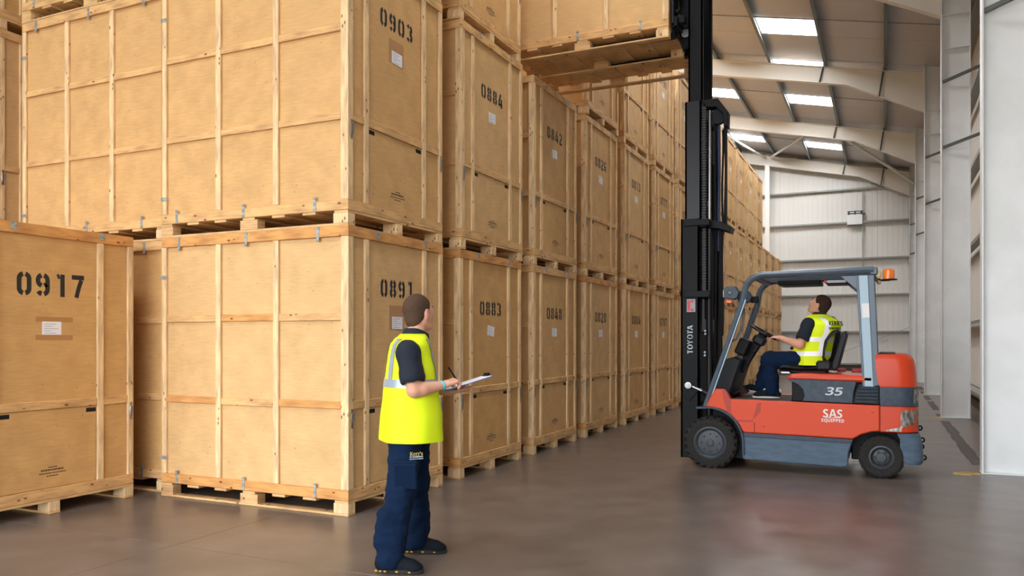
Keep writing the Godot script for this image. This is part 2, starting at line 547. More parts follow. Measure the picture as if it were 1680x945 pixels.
func make_materials() -> void:
	var grain := noise_tex(0.02, Color(0.965, 0.962, 0.955), Color(1, 1, 1), 5, 5, 0.2, 0.8)
	var marks := [marks_image(21), marks_image(22)]
	var tints := [srgb(222, 183, 132), srgb(215, 171, 115), srgb(219, 176, 122)]
	for i in 3:
		var p := wood(tints[i], grain, Vector3(0.5, 4.5, 0.5), Vector3(0.31 * i, 0.17 * i, 0.43 * i))
		p.detail_enabled = true
		p.detail_albedo = marks[i % 2]
		p.detail_blend_mode = BaseMaterial3D.BLEND_MODE_MUL
		p.detail_uv_layer = BaseMaterial3D.DETAIL_UV_2
		p.uv2_triplanar = true
		p.uv2_world_triplanar = true
		p.uv2_scale = Vector3(0.55, 0.55, 0.55)
		p.uv2_offset = Vector3(0.23 * i, 0.37 * i, 0.11 * i)
		M["ply%d" % i] = p
	var pv := pine_image(true, 3)
	var ph := pine_image(false, 4)
	M.pine_v = wood(srgb(243, 207, 158), pv, Vector3(2.0, 0.62, 2.0))
	M.pine_h = wood(srgb(228, 180, 122), ph, Vector3(0.62, 2.0, 0.62))
	M.pine_rail = wood(srgb(230, 182, 124), ph, Vector3(0.62, 2.0, 0.62), Vector3(0.3, 0.4, 0.1))
	M.pine_orange = wood(srgb(224, 162, 98), ph, Vector3(0.62, 2.0, 0.62), Vector3(0.1, 0.2, 0.3))
	M.pallet = wood(srgb(226, 182, 128), ph, Vector3(0.62, 1.6, 0.62), Vector3(0.5, 0.1, 0.6))
	M.galv = plain(srgb(176, 178, 172), 0.5, 0.2)
	M.galv.albedo_texture = noise_tex(0.03, Color(0.75, 0.76, 0.77), Color(1, 1, 1), 12, 3)
	tri_map(M.galv, Vector3(1.3, 1.3, 1.3))
	M.steel = plain(srgb(150, 152, 154), 0.35, 0.9)
	M.chrome = plain(srgb(165, 167, 170), 0.22, 1.0)
	M.stencil = plain(srgb(36, 34, 33), 0.7)
	M.stamp = plain(srgb(70, 56, 42), 0.7)
	M.hole = plain(srgb(14, 12, 11), 0.9)
	M.paper = plain(srgb(236, 236, 240), 0.6)
	M.print = plain(srgb(158, 160, 168), 0.7)
	M.tape = plain(srgb(176, 128, 78), 0.4)
	M.pouch = plain(srgb(186, 138, 96), 0.3)
	# building
	M.floor = plain(srgb(114, 102, 94), 0.31, 0.0, 0.5)
	M.floor.albedo_texture = noise_tex(0.012, Color(0.88, 0.875, 0.87), Color(1, 1, 1), 31, 6, 0.2, 0.8, 1024)
	M.floor.roughness_texture = noise_tex(0.02, Color(0.94, 0.94, 0.94), Color(1, 1, 1), 33, 5)
	tri_map(M.floor, Vector3(0.16, 0.16, 0.16))
	M.joint = plain(srgb(70, 64, 60), 0.8)
	M.white_steel = plain(srgb(238, 240, 240), 0.42)
	M.white_steel.albedo_texture = noise_tex(0.01, Color(0.97, 0.97, 0.965), Color(1, 1, 1), 41, 4)
	tri_map(M.white_steel, Vector3(0.25, 0.25, 0.25))
	M.beam = plain(srgb(234, 227, 214), 0.5)
	M.liner = plain(srgb(194, 188, 186), 0.5)
	M.stay = plain(srgb(84, 88, 82), 0.5, 0.2)
	M.purlin = plain(srgb(98, 104, 100), 0.4, 0.3)
	M.clad = plain(srgb(226, 223, 216), 0.5)
	M.dark_block = plain(srgb(92, 84, 76), 0.8)
	M.block_wall = plain(srgb(176, 168, 158), 0.85)
	M.rooflight = plain(srgb(240, 242, 245), 0.5)
	M.rooflight.emission_enabled = true
	M.rooflight.emission = srgb(248, 251, 255)
	M.rooflight.emission_energy_multiplier = 5.0
	M.rust = plain(srgb(100, 90, 82), 0.75)
	M.rust.albedo_texture = noise_tex(0.04, Color(0.6, 0.58, 0.56), Color(1, 1, 1), 71, 4)
	tri_map(M.rust, Vector3(1, 1, 1))
	M.yellow_paint = plain(srgb(206, 170, 80), 0.6)
	M.red = plain(srgb(196, 30, 32), 0.4)
	M.sign_dark = plain(srgb(52, 62, 56), 0.6)
	M.sign_white = plain(srgb(236, 236, 232), 0.5)
	# forklift
	M.orange = plain(srgb(206, 60, 14), 0.34, 0.0, 0.4)
	M.orange.clearcoat_enabled = true
	M.orange.clearcoat = 0.25
	M.orange_pale = plain(srgb(217, 78, 46), 0.5, 0.0, 0.35)
	M.orange_pale.clearcoat_enabled = true
	M.orange_pale.clearcoat = 0.15
	M.orange_dark = plain(srgb(172, 42, 16), 0.45)
	M.truck_grey = plain(srgb(62, 75, 88), 0.45, 0.0, 0.4)
	M.truck_grey.albedo_texture = noise_tex(0.02, Color(0.86, 0.87, 0.88), Color(1, 1, 1), 51, 4)
	tri_map(M.truck_grey, Vector3(1.2, 1.2, 1.2))
	M.skirt_grey = plain(srgb(84, 102, 120), 0.55, 0.0, 0.4)
	M.skirt_grey.albedo_texture = noise_tex(0.015, Color(0.9, 0.91, 0.92), Color(1, 1, 1), 53, 5)
	tri_map(M.skirt_grey, Vector3(0.6, 2.5, 0.6))
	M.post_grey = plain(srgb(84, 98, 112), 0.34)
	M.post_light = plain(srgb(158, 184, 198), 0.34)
	M.mast = plain(srgb(17, 18, 20), 0.45, 0.0, 0.25)
	M.mast2 = plain(srgb(20, 21, 26), 0.32, 0.0, 0.35)
	M.chain = plain(srgb(36, 36, 37), 0.45, 0.0, 0.4)
	M.black = plain(srgb(15, 15, 17), 0.5, 0.0, 0.3)
	M.black_gloss = plain(srgb(20, 20, 23), 0.28)
	M.rubber = plain(srgb(40, 37, 34), 0.85)
	M.rubber.albedo_texture = noise_tex(0.03, Color(0.7, 0.68, 0.64), Color(1, 1, 1), 55, 4)
	tri_map(M.rubber, Vector3(2, 2, 2))
	M.rim_grey = plain(srgb(60, 66, 72), 0.5)
	M.deck = plain(srgb(84, 76, 68), 0.85)
	M.dark_plastic = plain(srgb(32, 35, 39), 0.5, 0.0, 0.35)
	M.seat = plain(srgb(16, 16, 18), 0.38, 0.0, 0.4)
	M.scrape = plain(srgb(176, 174, 170), 0.45, 0.5)
	M.scrape.albedo_texture = noise_tex(0.03, Color(0.55, 0.52, 0.5), Color(1, 1, 1), 57, 5)
	tri_map(M.scrape, Vector3(1.5, 0.6, 1.5))
	M.letter_white = plain(srgb(228, 226, 224), 0.5)
	M.letter_silver = plain(srgb(188, 196, 202), 0.4)
	M.amber = plain(srgb(255, 128, 8), 0.15)
	M.amber.transparency = BaseMaterial3D.TRANSPARENCY_ALPHA
	M.amber.albedo_color.a = 0.8
	M.amber_solid = plain(srgb(230, 100, 24), 0.3)
	M.lens = plain(srgb(220, 206, 170), 0.2)
	M.hose_blue = plain(srgb(26, 48, 82), 0.5)
	# people
	M.skin = plain(srgb(214, 158, 132), 0.5, 0.0, 0.35)
	M.skin.subsurf_scatter_enabled = true
	M.skin.subsurf_scatter_strength = 0.08
	M.hair_dark = plain(srgb(58, 42, 34), 0.85, 0.0, 0.2)
	M.hair = plain(srgb(92, 71, 58), 0.85, 0.0, 0.2)
	M.hair.albedo_texture = noise_tex(0.05, Color(0.8, 0.79, 0.78), Color(1, 1, 1), 61, 3)
	tri_map(M.hair, Vector3(7, 5, 7))
	M.navy = plain(srgb(14, 24, 38), 0.85)
	M.navy.rim_enabled = true
	M.navy.rim = 0.06
	M.trouser = plain(srgb(18, 34, 58), 0.9, 0.0, 0.2)
	M.trouser.rim_enabled = true
	M.trouser.rim = 0.08
	M.hi_vis = plain(srgb(226, 246, 8), 0.75)
	M.hi_vis_dark = plain(srgb(206, 226, 6), 0.75)
	M.reflective = plain(srgb(158, 170, 184), 0.35, 0.2)
	M.reflective_bright = plain(srgb(250, 252, 252), 0.3)
	M.shoe = plain(srgb(20, 25, 32), 0.8, 0.0, 0.25)
	M.sole = plain(srgb(30, 28, 27), 0.8)
	M.sole_white = plain(srgb(222, 222, 214), 0.6)
	M.stud = plain(srgb(190, 150, 40), 0.6)
	M.eye = plain(srgb(236, 234, 230), 0.2)
	M.iris = plain(srgb(50, 40, 34), 0.2)
	M.lip = plain(srgb(190, 112, 98), 0.5)
	M.band = plain(srgb(92, 196, 214), 0.4)
	M.board_blue = plain(srgb(34, 92, 190), 0.4)
	M.yellow_text = plain(srgb(226, 206, 120), 0.7)
	M.white_text = plain(srgb(210, 222, 236), 0.7)
	M.black_text = plain(srgb(20, 20, 16), 0.7)
	M.green = plain(srgb(40, 130, 90), 0.6)

# ------------------------------------------------------------------ building
const FRAME0 := -10.08       # z of the nearest portal frame in view
const BAY := 6.81
const COL_X := 0.96          # inner flange of the columns
const COL_D := 0.48
const WALL_X := 1.85
const RIDGE_X := -12.0
const END_Z := -37.75
const FRONT_Z := 4.6
const SLOPE := 0.215

func rafter_top(x: float) -> float:
	return 8.47 - SLOPE * (x - COL_X)

func slope_at(x: float) -> float:
	return rafter_top(x) if x > RIDGE_X else rafter_top(2 * RIDGE_X - x)

func slab_on_slope(x0: float, x1: float, z0: float, z1: float, lift: float, thick: float, ch := 0.0) -> ArrayMesh:
	var b := MB.new()
	var y0 := slope_at(x0) + lift
	var y1 := slope_at(x1) + lift
	b.extrude(PackedVector2Array([Vector2(x0, y0), Vector2(x1, y1), Vector2(x1, y1 + thick), Vector2(x0, y0 + thick)]), z0, z1, ch)
	return b.commit()

func build_shell() -> void:
	# floor: cast slabs with sawn joints
	var fl := struct("floor", box_mesh(Vector3(30, 0.1, 45), 0.0), M.joint)
	fl.position = Vector3(-11.5, -0.112, -16.5)
	var xs := [-26.0, -16.0, -10.4, -4.55, 1.45, 3.0]
	for i in xs.size() - 1:
		for k in range(-1, 7):
			var z1 := 1.9 - 6.0 * (k - 1)
			var z0 := z1 - 6.0
			if z1 > 6.0: z1 = 5.9
			z0 = maxf(z0, -38.9)
			if z0 >= z1: continue
			var s := MB.new()
			s.box(Vector3.ZERO, Vector3(xs[i + 1] - xs[i] - 0.004, 0.06, z1 - z0 - 0.004), 0.002)
			part("floor_slab", s.commit(), M.floor, fl, Vector3((xs[i] + xs[i + 1]) * 0.5, -0.03, (z0 + z1) * 0.5) - fl.position)
	# dark worn strip on the floor between the column feet
	var st := MB.new()
	var rg := RandomNumberGenerator.new()
	rg.seed = 77
	for k in 34:
		var z := -10.9 - k * 0.5
		if absf(fposmod(z - FRAME0 + BAY * 0.5, BAY) - BAY * 0.5) < 0.5: continue
		if rg.randf() < 0.1: continue
		var w := rg.randf_range(0.07, 0.1)
		st.box(Vector3(0.98 + rg.randf_range(-0.008, 0.008), 0.001, z), Vector3(w * 1.6, 0.003, rg.randf_range(0.46, 0.56)))
	part("worn_strip", st.commit(), M.rust, fl, -fl.position)
	for z in [FRAME0 + 0.1, FRAME0 - BAY + 0.16]:
		var yp := MB.new()
		for k in 5:
			yp.box(Vector3(0.86 + rg.randf_range(-0.1, 0.12), 0.001, z + rg.randf_range(-0.06, 0.12)), Vector3(rg.randf_range(0.08, 0.2), 0.003, rg.randf_range(0.05, 0.14)))
		part("yellow_paint_patch", yp.commit(), M.yellow_paint, fl, -fl.position)
	# roof
	var roof := struct("ceiling", slab_on_slope(WALL_X + 0.2, RIDGE_X, END_Z - 0.2, FRONT_Z + 0.3, 0.235, 0.12), M.liner)
	part("roof_slope", slab_on_slope(RIDGE_X, -26.2, END_Z - 0.2, FRONT_Z + 0.3, 0.235, 0.12), M.liner, roof)
	var px := [1.42, 0.0, -1.5, -2.97, -4.45, -5.95, -7.45, -8.95, -10.45, -11.75]
	var lights_at := []
	for k in range(-2, 4):
		var za := FRAME0 - BAY * k
		for t in [3.82, 7.08]:
			if k != 1 and t > 4: continue
			for i in [2, 4, 6, 8]:
				if t > 4 and i != 2: continue
				lights_at.append([i, za - t, 1.05 if t < 4 else 0.55])
	# liner sheets between the purlins, one seam at mid bay
	for i in px.size() - 1:
		var k := 0
		var z := FRONT_Z + 0.1
		var cuts := [z]
		for q in range(-2, 5):
			var zf := FRAME0 - BAY * q
			for w in [zf, zf - 2.2, zf - 3.78, zf - 4.9]:
				if w < z - 0.3 and w > END_Z + 0.2: cuts.append(w)
		cuts.append(END_Z)
		for c in cuts.size() - 1:
			var b := slab_on_slope(px[i] - 0.004, px[i + 1] + 0.004, cuts[c + 1] + 0.006, cuts[c] - 0.006, 0.215, 0.02, 0.002)
			part("roof_panel", b, M.liner, roof)
	for i in px.size():
		var b := MB.new()
		var y := slope_at(px[i])
		b.box(Vector3(px[i], y + 0.11, (FRONT_Z + END_Z) * 0.5), Vector3(0.012, 0.2, FRONT_Z - END_Z))
		b.box(Vector3(px[i] + 0.035, y + 0.014, (FRONT_Z + END_Z) * 0.5), Vector3(0.07, 0.012, FRONT_Z - END_Z))
		b.box(Vector3(px[i] + 0.066, y + 0.024, (FRONT_Z + END_Z) * 0.5), Vector3(0.008, 0.03, FRONT_Z - END_Z))
		part("purlin", b.commit(), M.purlin, roof)
	for k in range(-2, 4):
		var z := FRAME0 - BAY * k - 3.6
		for i in range(1, px.size()):
			var b := MB.new()
			b.bar(Vector3(px[i - 1], slope_at(px[i - 1]) + 0.16, z), Vector3(px[i], slope_at(px[i]) + 0.16, z), 0.02, 0.02)
			part("sag_rod", b.commit(), M.galv, roof)
	for l in lights_at:
		var x0: float = px[l[0]] - 0.05
		var x1: float = px[l[0] + 1] + 0.07
		var z1: float = l[1]
		if z1 - l[2] < END_Z + 0.3: continue
		var sk := part("rooflight", slab_on_slope(x0, x1, z1 - l[2], z1, 0.2, 0.014, 0.002), M.rooflight, roof)
		var a := AreaLight3D.new()
		a.name = numbered("rooflight_glow")
		a.area_size = Vector2(x0 - x1, l[2])
		a.light_energy = rooflight_energy * absf(x1 - x0) * l[2] / 1.6
		a.light_color = srgb(248, 251, 255)
		a.shadow_enabled = true
		a.area_range = 40.0
		add_child(a)
		var mid := Vector3((x0 + x1) * 0.5, slope_at((x0 + x1) * 0.5) + 0.19, z1 - l[2] * 0.5)
		var down := Vector3(-SLOPE, -1, 0).normalized()
		a.position = mid
		a.transform.basis = Basis(Vector3(1, -SLOPE, 0).normalized(), (-down).cross(Vector3(1, -SLOPE, 0).normalized()), -down)
	# walls
	var wb := struct("wall_back", box_mesh(Vector3(29, 12.2, 0.15), 0.0), M.block_wall)
	wb.position = Vector3(-12, 6.1, END_Z - 0.08)
	cladding(wb, true)
	var wr := struct("wall_right", box_mesh(Vector3(0.15, 9.0, FRONT_Z - END_Z + 0.3), 0.0), M.block_wall)
	wr.position = Vector3(WALL_X + 0.1, 4.4, (FRONT_Z + END_Z) * 0.5)
	cladding(wr, false)
	var wl := struct("wall_left", box_mesh(Vector3(0.15, 9.2, FRONT_Z - END_Z + 0.3), 0.0), M.clad)
	wl.position = Vector3(-26.1, 4.4, (FRONT_Z + END_Z) * 0.5)
	# the front wall, behind the camera, with its loading door standing open
	var fm := MB.new()
	fm.box(Vector3(-18.5, 6.1, 0), Vector3(15.4, 12.4, 0.15))
	fm.box(Vector3(1.72, 6.1, 0), Vector3(0.5, 12.4, 0.15))
	fm.box(Vector3(-4.7, 9.4, 0), Vector3(12.4, 6.2, 0.15))
	var wf := struct("wall_front", fm.commit(), M.clad)
	wf.position = Vector3(0, 0, FRONT_Z + 0.1)
	var tr := struct("trim_1", box_mesh(Vector3(0.08, 0.14, FRONT_Z - END_Z), 0.004), M.dark_block)
	tr.position = Vector3(WALL_X - 0.01, 0.07, (FRONT_Z + END_Z) * 0.5)
	var tb := struct("trim_2", box_mesh(Vector3(28, 0.3, 0.1), 0.004), M.dark_block)
	tb.position = Vector3(-12.3, 0.15, END_Z + 0.06)

func cladding(wall: MeshInstance3D, back: bool) -> void:
	# ribbed metre-wide sheets and the galvanised rails that carry them
	var span := 29.0 if back else FRONT_Z - END_Z
	var n := 14 if back else int(span / 2.0)
	var rows := [0.42, 1.82, 3.42, 4.99, 6.56, 8.0, 9.5, 11.2]
	for i in n:
		for r in rows.size() - 1:
			if not back and r > 4: continue
			var hgt: float = rows[r + 1] - rows[r]
			var key := ["clad", back, r]
			if not box_cache.has(key):
				var prof := PackedVector2Array()
				var w := 0.0
				while w < 1.99:
					for q in [[0.0, 0.0], [0.145, 0.0], [0.155, 0.006], [0.185, 0.006], [0.195, 0.0]]:
						prof.append(Vector2(w + q[0] + 0.004, q[1]))
					w += 0.2
				var m := MB.new()
				for p in prof.size() - 1:
					m.quad(Vector3(prof[p].x, 0, prof[p].y), Vector3(prof[p + 1].x, 0, prof[p + 1].y), Vector3(prof[p + 1].x, hgt - 0.006, prof[p + 1].y), Vector3(prof[p].x, hgt - 0.006, prof[p].y))
				m.box(Vector3(1.0, hgt * 0.5, -0.012), Vector3(1.99, hgt - 0.006, 0.02))
				box_cache[key] = m.commit()
			var o := part("wall_panel", box_cache[key], M.clad, wall)
			if back:
				o.position = Vector3(1.75 - 2.0 * (i + 1), rows[r], END_Z + 0.03) - wall.position
			else:
				o.rotation_degrees.y = -90
				o.position = Vector3(WALL_X, rows[r], FRONT_Z - 2.0 * (i + 1)) - wall.position
	for r in rows:
		if not back and r > 8.1: continue
		var b := MB.new()
		if back:
			b.box(Vector3(-12, r, END_Z + 0.12), Vector3(27.6, 0.012, 0.17))
			b.box(Vector3(-12, r - 0.03, END_Z + 0.2), Vector3(27.6, 0.06, 0.012))
		else:
			b.box(Vector3(WALL_X - 0.15, r, (FRONT_Z + END_Z) * 0.5), Vector3(0.2, 0.012, span))
			b.box(Vector3(WALL_X - 0.24, r - 0.03, (FRONT_Z + END_Z) * 0.5), Vector3(0.012, 0.06, span))
		part("side_rail", b.commit(), M.galv, wall, -wall.position)
	if back:
		for x in [-0.83]:
			var b := MB.new()
			b.box(Vector3(x, 4.1, END_Z + 0.18), Vector3(0.05, 7.6, 0.05))
			part("rail_tie", b.commit(), M.galv, wall, -wall.position)
		var d := MB.new()
		d.bar(Vector3(-2.4, 0.6, END_Z + 0.22), Vector3(1.3, 2.1, END_Z + 0.22), 0.02, 0.02)
		part("bracing_rod", d.commit(), M.galv, wall, -wall.position)

func build_frames() -> void:
	var nth := ["nearest", "second", "third", "fourth", "fifth"]
	for k in range(-2, 5):
		var z := FRAME0 - BAY * k
		if z > FRONT_Z - 0.2: continue
		var lab := "white steel column by the right wall, %s of the row" % nth[k] if k >= 0 else "white steel column on the right behind the camera, %d before the nearest one in view" % -k
		var c := thing("steel_column", lab, "column", Vector3(COL_X + COL_D * 0.5, 0, z))
		var htop := 8.75
		bx("web", Vector3(-COL_D / 2 + 0.016, 0.012, -0.007), Vector3(COL_D / 2 - 0.016, htop, 0.007), M.white_steel, c, 0.0)
		for s in [-1, 1]:
			var x: float = s * (COL_D / 2 - 0.009)
			bx("flange", Vector3(x - 0.009, 0.012, -0.1), Vector3(x + 0.009, htop, 0.1), M.white_steel, c, 0.003)
		bx("base_plate", Vector3(-COL_D / 2 - 0.004, 0, -0.104), Vector3(COL_D / 2 + 0.004, 0.014, 0.104), M.white_steel, c, 0.002)
		for y in [7.47, 6.85]:
			for s in [-1, 1]:
				bx("stiffener", Vector3(-COL_D / 2 + 0.018, y - 0.006, 0.007 if s > 0 else -0.09), Vector3(COL_D / 2 - 0.018, y + 0.006, 0.09 if s > 0 else -0.007), M.white_steel, c, 0.0)
		for y in [5.0, 6.22]:
			var b := MB.new()
			b.bar(Vector3(-COL_D / 2 + 0.03, y, 0.06), Vector3(COL_D / 2 + 0.2, y + 0.17, 0.3), 0.05, 0.006, 0.0)
			b.bar(Vector3(-COL_D / 2 + 0.03, y + 0.022, 0.083), Vector3(COL_D / 2 + 0.2, y + 0.192, 0.323), 0.006, 0.05, 0.0)
			part("knee_stay", b.commit(), M.stay, c)
		# rafter with its haunch
		lab = "white roof beam with a tapered haunch on the %s column of the row" % nth[k] if k >= 0 else "white roof beam over the camera, %d before the nearest one in view" % -k
		var f := thing("roof_beam", lab, "beam", Vector3(COL_X, 0, z))
		var T := func(x: float, down: float) -> Vector2: return Vector2(x - COL_X, rafter_top(x) - down)
		var web := MB.new()
		web.extrude(PackedVector2Array([T.call(COL_X - 0.01, 0.02), T.call(RIDGE_X, 0.02), T.call(RIDGE_X, 0.44), T.call(-0.95, 0.44), T.call(COL_X - 0.01, 0.98)]), -0.006, 0.006)
		part("web", web.commit(), M.beam, f)
		var top := MB.new()
		top.extrude(PackedVector2Array([T.call(COL_X - 0.01, 0.0), T.call(RIDGE_X, 0.0), T.call(RIDGE_X, 0.018), T.call(COL_X - 0.01, 0.018)]), -0.09, 0.09)
		part("flange", top.commit(), M.beam, f)
		var bot := MB.new()
		bot.extrude(PackedVector2Array([T.call(-0.95, 0.44), T.call(RIDGE_X, 0.44), T.call(RIDGE_X, 0.458), T.call(-0.95, 0.458)]), -0.09, 0.09)
		part("flange", bot.commit(), M.beam, f)
		var hn := MB.new()
		hn.extrude(PackedVector2Array([T.call(-0.95, 0.44), T.call(-0.95, 0.458), T.call(COL_X - 0.01, 1.0), T.call(COL_X - 0.01, 0.98)]), -0.09, 0.09)
		part("haunch_flange", hn.commit(), M.beam, f)
		for x in [-1.5, 0.0]:
			var b := MB.new()
			var dn: float = 0.42 if x < -0.95 else 0.44 + (x + 0.95) * 0.283 - 0.02
			var p: Vector2 = T.call(x, 0.0)
			b.bar(Vector3(p.x + 0.0, p.y + 0.12, 0.03), Vector3(p.x - 0.12, p.y - dn, 0.1), 0.045, 0.03, 0.0)
			part("rafter_stay", b.commit(), M.stay, f)
		var lf := thing("roof_beam", lab.replace("white roof beam", "far slope of the white roof beam"), "beam", Vector3(RIDGE_X, 0, z))
		var w2 := MB.new()
		var yl := slope_at(RIDGE_X)
		var ye := slope_at(-26.0)
		w2.extrude(PackedVector2Array([Vector2(0, yl), Vector2(0, yl - 0.44), Vector2(-14, ye - 0.44), Vector2(-14, ye)]), -0.006, 0.006)
		part("web", w2.commit(), M.beam, lf)
	# gable post, bracing tubes, sign, extinguisher
	var gz := FRAME0 - BAY * 4
	var gp := thing("gable_post", "slim white post standing against the far wall beside the crates", "post", Vector3(-4.72, 0, gz + 0.2))
	bx("shaft", Vector3(-0.1, 0.012, -0.1), Vector3(0.1, slope_at(-4.72) - 0.46, 0.1), M.beam, gp, 0.012)
	bx("base_plate", Vector3(-0.16, 0, -0.16), Vector3(0.16, 0.014, 0.16), M.beam, gp, 0.002)
	var joint := Vector3(-4.7, slope_at(-4.7) - 0.1, gz + 0.16)
	var ends := [Vector3(-6.6, slope_at(-6.6) - 0.1, gz + BAY - 0.2), Vector3(-2.3, slope_at(-2.3) - 0.12, gz + BAY - 0.2)]
	var names := ["white bracing tube under the roof running left from the post head", "white bracing tube under the roof running right from the post head"]
	for i in 2:
		var t := MB.new()
		t.tube([joint + Vector3(-0.12 + 0.24 * i, 0, 0), ends[i]], 0.05, 10)
		tag(part("bracing_tube", t.commit(40), M.beam, self), names[i], "tube")
	var t3 := MB.new()
	t3.tube([Vector3(1.2, slope_at(1.2) - 0.5, gz + 0.2), Vector3(-1.6, slope_at(-1.6) - 0.12, gz + BAY - 0.3)], 0.06, 10)
	tag(part("bracing_tube", t3.commit(40), M.beam, self), "thick bracing tube slanting down to the far right roof corner", "tube")
	var sg := thing("hanging_sign", "small sign board on a bracket high on the far wall", "sign", Vector3(-1.14, 6.72, END_Z + 0.25))
	bx("bracket", Vector3(-0.3, 0.16, -0.02), Vector3(0.3, 0.2, 0.02), M.sign_dark, sg, 0.003)
	bx("bracket_bar", Vector3(-0.3, 0.26, -0.02), Vector3(0.3, 0.29, 0.02), M.sign_dark, sg, 0.003)
	for x in [-0.27, -0.02, 0.22]:
		bx("hanger", Vector3(x, 0.12, -0.012), Vector3(x + 0.06, 0.29, 0.012), M.sign_dark, sg, 0.002)
	bx("board", Vector3(-0.31, -0.3, -0.015), Vector3(0.29, 0.13, 0.015), M.sign_white, sg, 0.003)
	bx("board_edge", Vector3(-0.26, -0.34, -0.02), Vector3(0.3, -0.3, 0.02), M.sign_dark, sg, 0.003)
	bx("arm", Vector3(0.29, 0.14, -0.2), Vector3(0.4, 0.18, 0.02), M.sign_dark, sg, 0.003)
	var ex := thing("fire_extinguisher", "red fire extinguisher box standing in the far right corner", "extinguisher", Vector3(1.28, 0, -33.4))
	bx("stand", Vector3(-0.16, 0.0, -0.14), Vector3(0.16, 0.06, 0.14), M.red, ex, 0.01)
	bx("back_plate", Vector3(-0.16, 0.06, -0.14), Vector3(0.16, 1.45, -0.1), M.red, ex, 0.008)
	for x in [-0.075, 0.085]:
		var b := MB.new()
		b.lathe([Vector2(0.06, 0.08), Vector2(0.07, 0.1), Vector2(0.07, 0.5), Vector2(0.045, 0.57), Vector2(0.02, 0.6), Vector2(0.02, 0.64)], 14, Transform3D(Basis(), Vector3(x, 0, 0)))
		part("cylinder", b.commit(40), M.red, ex)

# ------------------------------------------------------------------ crates
const CL := 2.13             # length, across the aisle
const CW := 1.55             # width, along the row
const CH := 2.40             # height with its pallet
const PH := 0.125            # height of the pallet

func batten(called: String, lo: Vector3, hi: Vector3, mat: Material, p: Node3D) -> void:
	bx(called, lo, hi, mat, p, 0.004)

